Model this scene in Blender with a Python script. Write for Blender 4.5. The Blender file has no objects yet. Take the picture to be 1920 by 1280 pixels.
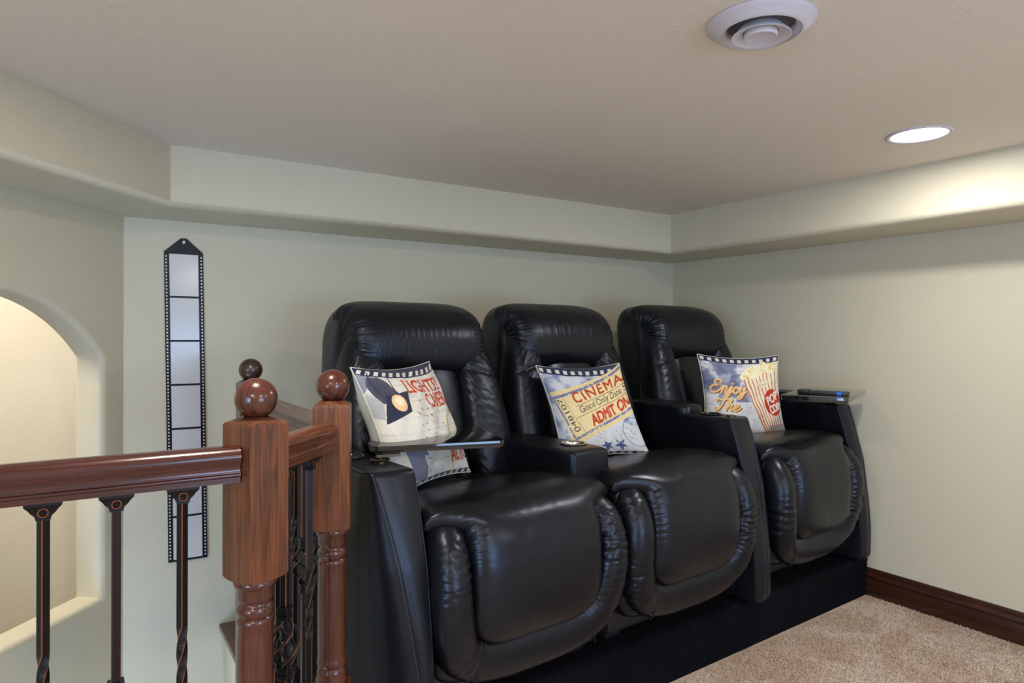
import bpy, bmesh, math, random
import numpy as np
from mathutils import Vector, Matrix

sc = bpy.context.scene
random.seed(7)
rng = np.random.RandomState(11)
PI = math.pi

# ------------------------------------------------------------------ camera, world, lights, exposure
YAW = math.radians(32.9); ROLL = math.radians(0.15); EYE = 1.22
cam_d = bpy.data.cameras.new('camera'); cam = bpy.data.objects.new('camera', cam_d); sc.collection.objects.link(cam)
Fv = Vector((math.sin(YAW), math.cos(YAW), 0)); R0 = Vector((math.cos(YAW), -math.sin(YAW), 0)); U0 = Vector((0, 0, 1))
Rv = R0*math.cos(ROLL) + U0*math.sin(ROLL); Uv_ = -R0*math.sin(ROLL) + U0*math.cos(ROLL)
M = Matrix.Identity(4)
for i in range(3):
    M[i][0] = Rv[i]; M[i][1] = Uv_[i]; M[i][2] = -Fv[i]
M[0][3], M[1][3], M[2][3] = 0, 0, EYE
cam.matrix_world = M
cam_d.sensor_width = 36; cam_d.lens = 1255/1920*36; cam_d.shift_y = -10.7/1920; cam_d.clip_start = 0.05
sc.camera = cam
sc.view_settings.view_transform = 'Standard'; sc.view_settings.look = 'None'
sc.view_settings.gamma = 1; sc.view_settings.use_curve_mapping = False
sc.view_settings.exposure = 0.53

world = bpy.data.worlds.new('world'); sc.world = world; world.use_nodes = True
bg = world.node_tree.nodes['Background']; bg.inputs[0].default_value = (0.62, 0.72, 0.9, 1); bg.inputs[1].default_value = 0.6

ZC = 1.896
def area(name, loc, target, sx, sy, power, col, shape='RECTANGLE', spread=180):
    l = bpy.data.lights.new(name, 'AREA'); l.shape = shape; l.size = sx
    if shape in ('RECTANGLE', 'ELLIPSE'): l.size_y = sy
    l.energy = power; l.color = col; l.spread = math.radians(spread)
    o = bpy.data.objects.new(name, l); sc.collection.objects.link(o); o.location = loc
    d = Vector(target) - Vector(loc); o.rotation_euler = d.to_track_quat('-Z', 'Y').to_euler()
    return o
WARM = (1.0, 0.90, 0.76); NEUT = (1.0, 0.965, 0.94); COOL = (0.42, 0.63, 1.0)
CANS_AND_FILLS = [(2.356, 1.14), (0.25, 1.24), (2.356, -0.95), (0.95, -1.15), (-0.75, -0.35), (-1.0, -1.8)]  # first two are room lights; the rest are unseen, added as fill
for i, (x, y) in enumerate(CANS_AND_FILLS):
    area('can_or_fill_lamp', (x, y, ZC-0.006), (x, y, 0), 0.15, 0.15, (7.0 if i == 0 else 7.5 if i == 1 else 8.5 if i == 2 else 15 if i == 3 else 11), NEUT if i in (0, 2) else WARM, 'DISK')
# cool light for the leather highlights; windows added behind and beside the camera, unseen
area('added_window_light', (1.35, -2.56, 0.95), (1.0, 0, 1.15), 1.6, 1.05, 36, COOL)
area('added_side_light', (-2.72, -1.15, 0.85), (0.4, 1.0, 0.95), 1.1, 1.2, 42, COOL)  # added side light, for the blue highlight on the left arm
area('stair_daylight', (-1.05, 0.95, -1.0), (0.3, 2.7, 0.1), 0.9, 1.2, 20, COOL)
area('hall_lamp', (-1.1, 3.0, 2.3), (-1.1, 3.0, 0), 0.5, 0.5, 27, (1, 0.93, 0.83))

# ------------------------------------------------------------------ materials
def mat(name):
    m = bpy.data.materials.new(name); m.use_nodes = True
    nt = m.node_tree; return m, nt, nt.nodes['Principled BSDF']
def N(nt, t, **kw):
    n = nt.nodes.new(t)
    for k, v in kw.items(): setattr(n, k, v)
    return n
def L(nt, a, b): nt.links.new(a, b)
def simple(name, col, rough=0.5, metal=0, coat=0, spec=0.5):
    m, nt, b = mat(name)
    tc = N(nt, 'ShaderNodeTexCoord'); no = N(nt, 'ShaderNodeTexNoise'); no.inputs['Scale'].default_value = 60
    no.inputs['Detail'].default_value = 3
    L(nt, tc.outputs['Object'], no.inputs['Vector'])
    mr = N(nt, 'ShaderNodeMapRange'); mr.inputs[3].default_value = max(rough-0.04, 0.02); mr.inputs[4].default_value = min(rough+0.05, 1)
    L(nt, no.outputs['Fac'], mr.inputs[0]); L(nt, mr.outputs[0], b.inputs['Roughness'])
    b.inputs['Base Color'].default_value = (*col, 1); b.inputs['Metallic'].default_value = metal
    b.inputs['Coat Weight'].default_value = coat; b.inputs['Specular IOR Level'].default_value = spec
    return m
def paint(name, col, scale=130, bump=0.28, rough=0.6):
    m, nt, b = mat(name)
    tc = N(nt, 'ShaderNodeTexCoord')
    n1 = N(nt, 'ShaderNodeTexNoise'); n1.inputs['Scale'].default_value = scale; n1.inputs['Detail'].default_value = 4
    n2 = N(nt, 'ShaderNodeTexNoise'); n2.inputs['Scale'].default_value = 1.3; n2.inputs['Detail'].default_value = 2
    L(nt, tc.outputs['Object'], n1.inputs['Vector']); L(nt, tc.outputs['Object'], n2.inputs['Vector'])
    bp = N(nt, 'ShaderNodeBump'); bp.inputs['Strength'].default_value = bump; bp.inputs['Distance'].default_value = 0.004
    L(nt, n1.outputs['Fac'], bp.inputs['Height']); L(nt, bp.outputs[0], b.inputs['Normal'])
    mx = N(nt, 'ShaderNodeMix', data_type='RGBA')
    mx.inputs[6].default_value = (*[c*0.97 for c in col], 1); mx.inputs[7].default_value = (*[min(c*1.03, 1) for c in col], 1)
    L(nt, n2.outputs['Fac'], mx.inputs[0]); L(nt, mx.outputs[2], b.inputs['Base Color'])
    b.inputs['Roughness'].default_value = rough; b.inputs['Specular IOR Level'].default_value = 0.3
    return m
def leather(name, col=(0.005, 0.0052, 0.007), rough=0.30, wr=0.09):
    m, nt, b = mat(name)
    tc = N(nt, 'ShaderNodeTexCoord')
    v = N(nt, 'ShaderNodeTexVoronoi', feature='DISTANCE_TO_EDGE'); v.inputs['Scale'].default_value = 420
    n = N(nt, 'ShaderNodeTexNoise'); n.inputs['Scale'].default_value = 26; n.inputs['Detail'].default_value = 4; n.inputs['Distortion'].default_value = 0.5
    n3 = N(nt, 'ShaderNodeTexNoise'); n3.inputs['Scale'].default_value = 5; n3.inputs['Detail'].default_value = 4
    for q in (v, n, n3): L(nt, tc.outputs['Object'], q.inputs['Vector'])
    b1 = N(nt, 'ShaderNodeBump'); b1.inputs['Strength'].default_value = 0.10; b1.inputs['Distance'].default_value = 0.0012
    L(nt, v.outputs['Distance'], b1.inputs['Height'])
    b2 = N(nt, 'ShaderNodeBump'); b2.inputs['Strength'].default_value = wr; b2.inputs['Distance'].default_value = 0.012
    L(nt, n.outputs['Fac'], b2.inputs['Height']); L(nt, b1.outputs[0], b2.inputs['Normal']); L(nt, b2.outputs[0], b.inputs['Normal'])
    mr = N(nt, 'ShaderNodeMapRange'); mr.inputs[1].default_value = 0.3; mr.inputs[2].default_value = 0.7
    mr.inputs[3].default_value = rough-0.05; mr.inputs[4].default_value = rough+0.09
    L(nt, n3.outputs['Fac'], mr.inputs[0]); L(nt, mr.outputs[0], b.inputs['Roughness'])
    b.inputs['Base Color'].default_value = (*col, 1); b.inputs['Specular IOR Level'].default_value = 0.40; b.inputs['Specular Tint'].default_value = (0.72, 0.82, 1.0, 1)  # bluish specular tint puts cool reflected light into the leather
    b.inputs['Coat Weight'].default_value = 0.05; b.inputs['Coat Roughness'].default_value = 0.3
    return m
def wood(name, dark, light, rough=0.28, axis=2, scale=1.0, coat=0.4):
    m, nt, b = mat(name)
    tc = N(nt, 'ShaderNodeTexCoord'); mp = N(nt, 'ShaderNodeMapping')
    s = [26*scale]*3; s[axis] = 1.6*scale; mp.inputs['Scale'].default_value = s
    L(nt, tc.outputs['Object'], mp.inputs['Vector'])
    n = N(nt, 'ShaderNodeTexNoise'); n.inputs['Scale'].default_value = 1.0; n.inputs['Detail'].default_value = 3; n.inputs['Distortion'].default_value = 2.0
    L(nt, mp.outputs[0], n.inputs['Vector'])
    mp2 = N(nt, 'ShaderNodeMapping'); s2 = [330*scale]*3; s2[axis] = 9*scale; mp2.inputs['Scale'].default_value = s2
    L(nt, tc.outputs['Object'], mp2.inputs['Vector'])
    n2 = N(nt, 'ShaderNodeTexNoise'); n2.inputs['Scale'].default_value = 1.0; n2.inputs['Detail'].default_value = 2
    L(nt, mp2.outputs[0], n2.inputs['Vector'])
    ml = N(nt, 'ShaderNodeMath', operation='MULTIPLY'); ml.inputs[1].default_value = 7.0; L(nt, n.outputs['Fac'], ml.inputs[0])
    fr = N(nt, 'ShaderNodeMath', operation='PINGPONG'); fr.inputs[1].default_value = 1.0; L(nt, ml.outputs[0], fr.inputs[0])
    ad = N(nt, 'ShaderNodeMath', operation='MULTIPLY_ADD'); ad.inputs[1].default_value = 0.55; L(nt, fr.outputs[0], ad.inputs[0])
    cr2 = N(nt, 'ShaderNodeMapRange'); cr2.inputs[1].default_value = 0.35; cr2.inputs[2].default_value = 0.65; cr2.inputs[3].default_value = 0; cr2.inputs[4].default_value = 0.5
    L(nt, n2.outputs['Fac'], cr2.inputs[0]); L(nt, cr2.outputs[0], ad.inputs[2])
    mx = N(nt, 'ShaderNodeMix', data_type='RGBA'); mx.inputs[6].default_value = (*dark, 1); mx.inputs[7].default_value = (*light, 1)
    L(nt, ad.outputs[0], mx.inputs[0]); L(nt, mx.outputs[2], b.inputs['Base Color'])
    bp = N(nt, 'ShaderNodeBump'); bp.inputs['Strength'].default_value = 0.08; bp.inputs['Distance'].default_value = 0.001
    L(nt, n2.outputs['Fac'], bp.inputs['Height']); L(nt, bp.outputs[0], b.inputs['Normal'])
    b.inputs['Roughness'].default_value = rough; b.inputs['Coat Weight'].default_value = coat; b.inputs['Coat Roughness'].default_value = 0.12
    return m
def attr_mat(name, rough=0.9):
    m, nt, b = mat(name)
    a = N(nt, 'ShaderNodeAttribute', attribute_name='print')
    L(nt, a.outputs['Color'], b.inputs['Base Color'])
    tc = N(nt, 'ShaderNodeTexCoord')
    w1 = N(nt, 'ShaderNodeTexNoise'); w1.inputs['Scale'].default_value = 500; w1.inputs['Detail'].default_value = 2
    L(nt, tc.outputs['Object'], w1.inputs['Vector'])
    bp = N(nt, 'ShaderNodeBump'); bp.inputs['Strength'].default_value = 0.25; bp.inputs['Distance'].default_value = 0.001
    L(nt, w1.outputs['Fac'], bp.inputs['Height']); L(nt, bp.outputs[0], b.inputs['Normal'])
    b.inputs['Roughness'].default_value = rough; b.inputs['Specular IOR Level'].default_value = 0.2
    b.inputs['Sheen Weight'].default_value = 0.1
    return m

def carpet_mat(name, c1, c2, c3, patch=4.0):
    m, nt, b = mat(name)
    tc = N(nt, 'ShaderNodeTexCoord')
    n1 = N(nt, 'ShaderNodeTexNoise'); n1.inputs['Scale'].default_value = 170; n1.inputs['Detail'].default_value = 2
    n2 = N(nt, 'ShaderNodeTexNoise'); n2.inputs['Scale'].default_value = patch; n2.inputs['Detail'].default_value = 4; n2.inputs['Distortion'].default_value = 0.6
    n4 = N(nt, 'ShaderNodeTexNoise'); n4.inputs['Scale'].default_value = 260; n4.inputs['Detail'].default_value = 1
    for q in (n1, n2, n4): L(nt, tc.outputs['Object'], q.inputs['Vector'])
    r2 = N(nt, 'ShaderNodeValToRGB'); r2.color_ramp.elements[0].position = 0.42; r2.color_ramp.elements[1].position = 0.6
    r2.color_ramp.elements[0].color = (*c1, 1); r2.color_ramp.elements[1].color = (*c2, 1); L(nt, n2.outputs['Fac'], r2.inputs[0])
    r4 = N(nt, 'ShaderNodeValToRGB'); r4.color_ramp.elements[0].position = 0.33; r4.color_ramp.elements[1].position = 0.47
    r4.color_ramp.elements[0].color = (1, 1, 1, 1); r4.color_ramp.elements[1].color = (0, 0, 0, 1); L(nt, n4.outputs['Fac'], r4.inputs[0])
    mx = N(nt, 'ShaderNodeMix', data_type='RGBA'); L(nt, r4.outputs[0], mx.inputs[0]); L(nt, r2.outputs[0], mx.inputs[6]); mx.inputs[7].default_value = (*c3, 1)
    L(nt, mx.outputs[2], b.inputs['Base Color'])
    bp = N(nt, 'ShaderNodeBump'); bp.inputs['Strength'].default_value = 0.8; bp.inputs['Distance'].default_value = 0.006
    L(nt, n1.outputs['Fac'], bp.inputs['Height']); L(nt, bp.outputs[0], b.inputs['Normal'])
    b.inputs['Roughness'].default_value = 1.0; b.inputs['Specular IOR Level'].default_value = 0.1
    return m

WALLC = (0.625, 0.585, 0.445)
m_wall = paint('wall_paint', WALLC)
m_ceil = paint('ceiling_paint', (0.76, 0.695, 0.60), scale=90, bump=0.32)
m_hall = paint('hall_paint', (0.66, 0.62, 0.53))
m_leather = leather('black_leather')
m_leather_s = leather('black_leather_smooth', rough=0.345, wr=0.04)
m_stitch = simple('stitch_thread', (0.05, 0.055, 0.075), 0.6)
m_oak = wood('oak_stain', (0.040, 0.011, 0.005), (0.185, 0.056, 0.019), rough=0.38, coat=0.12)
m_oak_dark = wood('oak_stain_dark', (0.035, 0.009, 0.006), (0.105, 0.026, 0.013), rough=0.24, coat=0.3)
m_rail = wood('rail_stain', (0.026, 0.006, 0.005), (0.075, 0.016, 0.012), rough=0.22, axis=0)
m_rail_y = wood('rail_stain_far', (0.075, 0.045, 0.032), (0.15, 0.10, 0.075), rough=0.45, axis=1, coat=0.1)
m_post_far = wood('post_stain_far', (0.022, 0.010, 0.008), (0.05, 0.022, 0.016), rough=0.3)
m_base = wood('baseboard_stain', (0.020, 0.006, 0.003), (0.055, 0.016, 0.007), rough=0.28, axis=1)
m_iron = simple('black_iron', (0.012, 0.011, 0.013), 0.38, metal=0.6)
m_copper = simple('rubbed_copper', (0.24, 0.085, 0.036), 0.4, metal=0.9)
m_gloss = simple('gloss_black', (0.006, 0.006, 0.007), 0.06, coat=0.5)
m_black = simple('black_plastic', (0.012, 0.012, 0.014), 0.4)
m_bronze = simple('dark_bronze', (0.16, 0.13, 0.09), 0.25, metal=1)
m_steel = simple('brushed_steel', (0.62, 0.60, 0.56), 0.22, metal=1)
m_white = simple('white_plastic', (0.60, 0.58, 0.63), 0.4)
m_duct = simple('duct_metal', (0.12, 0.12, 0.12), 0.6)
m_film = simple('film_black', (0.006, 0.007, 0.012), 0.4, spec=0.25)
m_pane = simple('film_clear_pane', (0.60, 0.60, 0.60), 0.16)
m_carpet = carpet_mat('beige_carpet', (0.55, 0.42, 0.32), (0.66, 0.54, 0.445), (0.20, 0.14, 0.10), patch=4)
m_blackcarpet = carpet_mat('black_carpet', (0.003, 0.0034, 0.0055), (0.005, 0.0055, 0.008), (0.002, 0.002, 0.003))
m_cloth_back = simple('pillow_back_cloth', (0.55, 0.57, 0.50), 0.9)
m_print = attr_mat('printed_canvas')
m_blue = simple('blue_stripe', (0.02, 0.12, 0.75), 0.4)
m_btn = simple('rubber_button', (0.10, 0.11, 0.12), 0.5)
m_green = simple('green_button', (0.03, 0.35, 0.25), 0.5)
m_winframe = simple('window_frame_paint', (0.7, 0.68, 0.62), 0.5)
mm, nt_, b_ = mat('window_glass'); b_.inputs['Transmission Weight'].default_value = 1; b_.inputs['Roughness'].default_value = 0.0; m_glass = mm
mm, nt_, b_ = mat('lamp_lens')
b_.inputs['Base Color'].default_value = (0.9, 0.9, 0.9, 1); b_.inputs['Emission Color'].default_value = (1, 0.98, 0.96, 1); b_.inputs['Emission Strength'].default_value = 6; m_lens = mm

# ------------------------------------------------------------------ helpers
def link(o): sc.collection.objects.link(o); return o
def empty(name, loc=(0, 0, 0), rz=0.0):
    o = link(bpy.data.objects.new(name, None)); o.location = loc; o.rotation_euler = (0, 0, rz); o.empty_display_size = 0.1; return o
def tag(o, label=None, cat=None, group=None, kind=None):
    if label: o['label'] = label
    if cat: o['category'] = cat
    if group: o['group'] = group
    if kind: o['kind'] = kind
    return o
def mk(name, verts, faces, material, parent=None, smooth=True, sharp=None):
    me = bpy.data.meshes.new(name)
    me.from_pydata([tuple(v) for v in verts], [], [tuple(int(i) for i in f) for f in faces])
    mats = material if isinstance(material, (list, tuple)) else [material]
    for x in mats: me.materials.append(x)
    me.update()
    o = link(bpy.data.objects.new(name, me))
    if smooth:
        me.polygons.foreach_set('use_smooth', [True]*len(me.polygons))
        if sharp: me.set_sharp_from_angle(angle=math.radians(sharp))
    if parent: o.parent = parent
    return o
def fast(name, V, Fq, material, parent=None, smooth=True):
    """numpy verts (n,3) + faces (m,k) -> object"""
    me = bpy.data.meshes.new(name); V = np.asarray(V, np.float32); Fq = np.asarray(Fq, np.int32); k = Fq.shape[1]
    me.vertices.add(len(V)); me.vertices.foreach_set('co', V.ravel())
    me.loops.add(Fq.size); me.loops.foreach_set('vertex_index', Fq.ravel())
    me.polygons.add(len(Fq)); me.polygons.foreach_set('loop_start', np.arange(0, Fq.size, k, dtype=np.int32))
    me.polygons.foreach_set('loop_total', np.full(len(Fq), k, dtype=np.int32))
    me.materials.append(material)
    me.update(calc_edges=True); me.validate()
    me.polygons.foreach_set('use_smooth', [smooth]*len(me.polygons))
    o = link(bpy.data.objects.new(name, me))
    if parent: o.parent = parent
    return o
def bm_obj(name, bm, material, parent=None, smooth=False, sharp=35):
    bmesh.ops.recalc_face_normals(bm, faces=bm.faces[:])
    me = bpy.data.meshes.new(name); bm.to_mesh(me); bm.free()
    mats = material if isinstance(material, (list, tuple)) else [material]
    for x in mats: me.materials.append(x)
    if smooth:
        me.polygons.foreach_set('use_smooth', [True]*len(me.polygons)); me.set_sharp_from_angle(angle=math.radians(sharp))
    o = link(bpy.data.objects.new(name, me))
    if parent: o.parent = parent
    return o
def bbox(bm, x0, x1, y0, y1, z0, z1, bev=0.0, seg=2):
    r = bmesh.ops.create_cube(bm, size=1.0); vs = r['verts']
    for v in vs: v.co = Vector(((x0+x1)/2+v.co.x*(x1-x0), (y0+y1)/2+v.co.y*(y1-y0), (z0+z1)/2+v.co.z*(z1-z0)))
    if bev > 0:
        es = list({e for v in vs for e in v.link_edges}); bmesh.ops.bevel(bm, geom=es, offset=bev, segments=seg, profile=0.5, affect='EDGES')
def box(name, x0, x1, y0, y1, z0, z1, m, parent=None, bev=0.0, seg=2):
    bm = bmesh.new(); bbox(bm, x0, x1, y0, y1, z0, z1, bev, seg); return bm_obj(name, bm, m, parent, smooth=bev > 0)
def prism(name, pts, z0, z1, m, parent=None, bev=0.0, smooth=False):
    bm = bmesh.new(); a = [bm.verts.new((x, y, z0)) for x, y in pts]; b = [bm.verts.new((x, y, z1)) for x, y in pts]; n = len(pts)
    bm.faces.new(a[::-1]); bm.faces.new(b)
    for i in range(n): bm.faces.new((a[i], a[(i+1) % n], b[(i+1) % n], b[i]))
    if bev > 0: bmesh.ops.bevel(bm, geom=bm.edges[:], offset=bev, segments=2, profile=0.5, affect='EDGES')
    return bm_obj(name, bm, m, parent, smooth=smooth or bev > 0)
def lathe(bm, prof, cx=0, cy=0, seg=32, cap=True, axis='z'):
    """prof list of (r,z)"""
    rings = []
    for r, z in prof:
        if r < 1e-6: rings.append([bm.verts.new((cx, cy, z))])
        else: rings.append([bm.verts.new((cx+r*math.cos(2*PI*k/seg), cy+r*math.sin(2*PI*k/seg), z)) for k in range(seg)])
    for a, b in zip(rings[:-1], rings[1:]):
        for k in range(seg):
            k2 = (k+1) % seg
            if len(a) == 1 and len(b) == 1: continue
            if len(a) == 1: bm.faces.new((a[0], b[k], b[k2]))
            elif len(b) == 1: bm.faces.new((a[k], b[0], a[k2]))
            else: bm.faces.new((a[k], a[k2], b[k2], b[k]))
    if cap:
        if len(rings[0]) > 1: bm.faces.new(rings[0])
        if len(rings[-1]) > 1: bm.faces.new(rings[-1])
def tube_np(path, rad, seg=10, closed=False):
    """path (n,3), rad scalar or (n,) -> V,F (quads)"""
    P = np.asarray(path, float); n = len(P); rad = np.ones(n)*rad
    T = np.gradient(P, axis=0); T /= np.linalg.norm(T, axis=1)[:, None]+1e-12
    up = np.array([0, 0, 1.0])
    if abs(T[0] @ up) > 0.9: up = np.array([1.0, 0, 0])
    V = []; nrm = np.cross(T[0], up); nrm /= np.linalg.norm(nrm)
    for i in range(n):
        nrm = nrm - (nrm @ T[i])*T[i]; nrm /= np.linalg.norm(nrm); bn = np.cross(T[i], nrm)
        a = np.arange(seg)*2*PI/seg
        V.append(P[i]+rad[i]*(np.cos(a)[:, None]*nrm+np.sin(a)[:, None]*bn))
    V = np.concatenate(V); F = []
    for i in range(n-1):
        for k in range(seg): F.append((i*seg+k, i*seg+(k+1) % seg, (i+1)*seg+(k+1) % seg, (i+1)*seg+k))
    return V, np.array(F)
def join_np(parts):
    V = []; F = []; o = 0
    for v, f in parts: V.append(v); F.append(np.asarray(f)+o); o += len(v)
    return np.concatenate(V), np.concatenate(F)

_cs = {}
def cubesphere(n):
    if n in _cs: return _cs[n]
    t = np.tan(np.linspace(-1, 1, n+1)*PI/4*0.999)/math.tan(PI/4*0.999)
    A, B = np.meshgrid(t, t, indexing='ij'); one = np.ones_like(A)
    faces = [(one, A, B), (-one, B, A), (B, one, A), (A, -one, B), (A, B, one), (B, A, -one)]
    V = []; Fq = []; off = 0; idx = np.arange((n+1)*(n+1)).reshape(n+1, n+1)
    for f in faces:
        V.append(np.stack([q.ravel() for q in f], 1))
        Fq.append(np.stack([idx[:-1, :-1].ravel(), idx[1:, :-1].ravel(), idx[1:, 1:].ravel(), idx[:-1, 1:].ravel()], 1)+off); off += (n+1)**2
    V = np.concatenate(V); Fq = np.concatenate(Fq)
    _, first, inv = np.unique(np.round(V, 5), axis=0, return_index=True, return_inverse=True)
    V = V[first]; Fq = inv.ravel()[Fq]
    _cs[n] = (V, Fq); return _cs[n]
def puff(n, hx, hy, hz, a=2.6, b=6.0, mode='x'):
    """superellipsoid. mode x: exponent a in the yz section, b along x.  'u': uniform exponent a"""
    V, Fq = cubesphere(n); V = V.copy(); x, y, z = np.abs(V).T
    if mode == 'x': r = ((y**a+z**a)**(b/a)+x**b)**(1/b)
    elif mode == 'z': r = ((x**a+y**a)**(b/a)+z**b)**(1/b)
    elif mode == 'y': r = ((x**a+z**a)**(b/a)+y**b)**(1/b)
    else: r = (x**a+y**a+z**a)**(1/a)
    V /= r[:, None]
    return V*np.array([hx, hy, hz]), Fq, V
def creases(t, s, seed, k0=40, n=5, warp=2.5, sharp=3.0):
    """ridged folds: t runs across the folds, s along them; returns -1..0 (valleys)"""
    r = np.random.RandomState(seed); o = np.zeros_like(t)
    for i in range(n):
        k = k0*(0.6+0.9*r.rand()); ph = r.rand()*6.28
        w = np.sin(t*k + warp*np.sin(s*(2+5*r.rand())+ph) + ph*1.7 + s*r.uniform(-9, 9))
        o -= np.maximum(0, w)**sharp*r.uniform(0.4, 1.0)*(0.5+0.5*np.sin(s*r.uniform(3, 8)+t*r.uniform(2, 6)+ph))
    return o/n*2

# ------------------------------------------------------------------ room shell
XR, YB, ZS = 3.146, 2.994, 1.678
W0 = np.array([0.145, 2.994]); wd = np.array([-0.656, -0.755]); wd /= np.linalg.norm(wd); wn = np.array([wd[1], -wd[0]])  # along, outward
def wpt(s, d=0): p = W0+s*wd+d*wn; return (float(p[0]), float(p[1]))
ZL = -2.3
LEND = 4.6
pe = wpt(LEND)
XL, YR = pe[0], -2.7

def struct(o): o['kind'] = 'structure'; return o
# floor slab following the stairwell edge
floor_pts = [(XL-0.1, YR-0.1), (XR+0.1, YR-0.1), (XR+0.1, YB+0.1), (0.515, YB+0.1), (0.515, 1.575), (0.275, 1.305), (XL-0.1, 1.305)]
struct(prism('floor', floor_pts, -0.28, 0.0, m_carpet))
struct(prism('floor_lower', [(-3.6, 0.5), (2.0, 0.5), (2.0, 3.4), (-3.6, 3.4)], ZL-0.1, ZL, m_carpet))
struct(prism('ceiling', [(XL-0.3, YR-0.15), (XR+0.15, YR-0.15), (XR+0.15, YB+0.15), (-0.2, YB+0.15), wpt(0.5, 0.13), wpt(LEND, 0.13)], ZC, ZC+0.12, m_ceil))
struct(box('wall_back', 0.145, XR+0.12, YB, YB+0.12, ZL, ZC, m_wall))
struct(box('wall_right', XR, XR+0.12, YR, YB, ZL, ZC, m_wall))
bm = bmesh.new(); vy0, vy1 = -1.75, -0.55
bbox(bm, XL-0.12, XL, YR, vy0, ZL, ZC); bbox(bm, XL-0.12, XL, vy1, pe[1]+0.05, ZL, ZC)
bbox(bm, XL-0.12, XL, vy0, vy1, ZL, 0.2); bbox(bm, XL-0.12, XL, vy0, vy1, 1.5, ZC)
struct(bm_obj('wall_far_left', bm, m_wall))
w2 = struct(empty('added_window_2', (XL, (vy0+vy1)/2, 0.2))); hv = (vy1-vy0)/2  # unseen window added to carry the cool side light
bm = bmesh.new()
for a in ((-hv, -hv+0.05, 0, 1.3), (hv-0.05, hv, 0, 1.3), (-0.025, 0.025, 0, 1.3), (-hv, hv, 0, 0.05), (-hv, hv, 1.25, 1.3)): bbox(bm, -0.09, -0.03, a[0], a[1], a[2], a[3], 0.004)
bm_obj('window_frame', bm, m_winframe, w2)
for q in (-1, 1): box('pane', -0.065, -0.059, min(q*0.03, q*(hv-0.05)), max(q*0.03, q*(hv-0.05)), 0.05, 1.25, m_glass, w2)
# wall behind the camera with an added window for the cool light
bm = bmesh.new()
wx0, wx1, wz0, wz1 = 0.5, 2.2, 0.35, 1.5
bbox(bm, XL, wx0, YR-0.12, YR, -0.28, ZC); bbox(bm, wx1, XR, YR-0.12, YR, -0.28, ZC)
bbox(bm, wx0, wx1, YR-0.12, YR, -0.28, wz0); bbox(bm, wx0, wx1, YR-0.12, YR, wz1, ZC)
struct(bm_obj('wall_front', bm, m_wall))
wf = struct(empty('added_window_1', ((wx0+wx1)/2, YR, wz0)))
bm = bmesh.new(); hw = (wx1-wx0)/2; hh = wz1-wz0
for a in ((-hw, -hw+0.05, 0, hh), (hw-0.05, hw, 0, hh), (-0.025, 0.025, 0, hh), (-hw, hw, 0, 0.05), (-hw, hw, hh-0.05, hh)): bbox(bm, a[0], a[1], -0.09, -0.03, a[2], a[3], 0.004)
bm_obj('window_frame', bm, m_winframe, wf)
for s in (-1, 1): box('pane', min(s*0.03, s*(hw-0.05)), max(s*0.03, s*(hw-0.05)), -0.065, -0.059, 0.05, hh-0.05, m_glass, wf)

# left wall with the segmental arch opening (built in its own frame: x along, y outward, z up)
cs, czz, Ra = 0.583, 0.757, 0.602; s0 = 0.108; zs = 0.242; zspr = 1.132; s1 = 2*cs-s0
th0 = math.acos((s0-cs)/Ra)
hole = []
na = 40
aa = math.atan2(zspr-czz, s0-cs)
Ra = math.hypot(zspr-czz, s0-cs)
for i in range(na+1):
    a = aa+(PI-aa-aa)*0 + (PI-2*(PI-aa))*(-i/na) if False else aa-(aa-(PI-aa))*i/na
    hole.append((cs+Ra*math.cos(a), czz+Ra*math.sin(a)))
for i in range(1, 9): hole.append((s1, zspr+(zs-zspr)*i/9))
for i in range(0, 12): hole.append((s1+(s0-s1)*i/12, zs))
for i in range(0, 9): hole.append((s0, zs+(zspr-zs)*i/9))
hc = Vector((cs, 0.75)); x0w, x1w, z0w, z1w = 0.0, LEND, ZL, ZC
H = [Vector(h) for h in hole]; nH = len(H)
def offs(i, d):
    a = (H[i]-H[i-1]); b = (H[(i+1) % nH]-H[i])
    if a.length < 1e-6: a = b
    na_ = Vector((-a.y, a.x)).normalized(); nb_ = Vector((-b.y, b.x)).normalized(); q = (na_+nb_)
    q = q.normalized()/max(0.5, math.sqrt(max(0.05, (1+na_.dot(nb_))/2)))
    return H[i]+q*d
sgn = 1 if (offs(5, 0.01)-hc).length > (H[5]-hc).length else -1
bm = bmesh.new(); TH = 0.12; r = 0.022; rings = []
prof = [(r*(1-math.sin(t)), r*(1-math.cos(t))) for t in np.linspace(0, PI/2, 6)]
prof = prof + [(0, TH-r)] + [(r*(1-math.cos(t)), TH-r+r*math.sin(t)) for t in np.linspace(0.3, PI/2, 5)]
for d, y in prof: rings.append([bm.verts.new((offs(i, sgn*d).x, y, offs(i, sgn*d).y)) for i in range(nH)])
for a, b in zip(rings[:-1], rings[1:]):
    for i in range(nH): bm.faces.new((a[i], a[(i+1) % nH], b[(i+1) % nH], b[i]))
def rayrect(p):
    d = p-hc; t = 1e9
    if d.x > 1e-9: t = min(t, (1.3-hc.x)/d.x)
    if d.x < -1e-9: t = min(t, (0.0-hc.x)/d.x)
    if d.y > 1e-9: t = min(t, (z1w-hc.y)/d.y)
    if d.y < -1e-9: t = min(t, (-0.4-hc.y)/d.y)
    return hc+d*t
corners = [Vector(c) for c in ((0, z1w), (1.3, z1w), (1.3, -0.4), (0, -0.4))]
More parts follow.
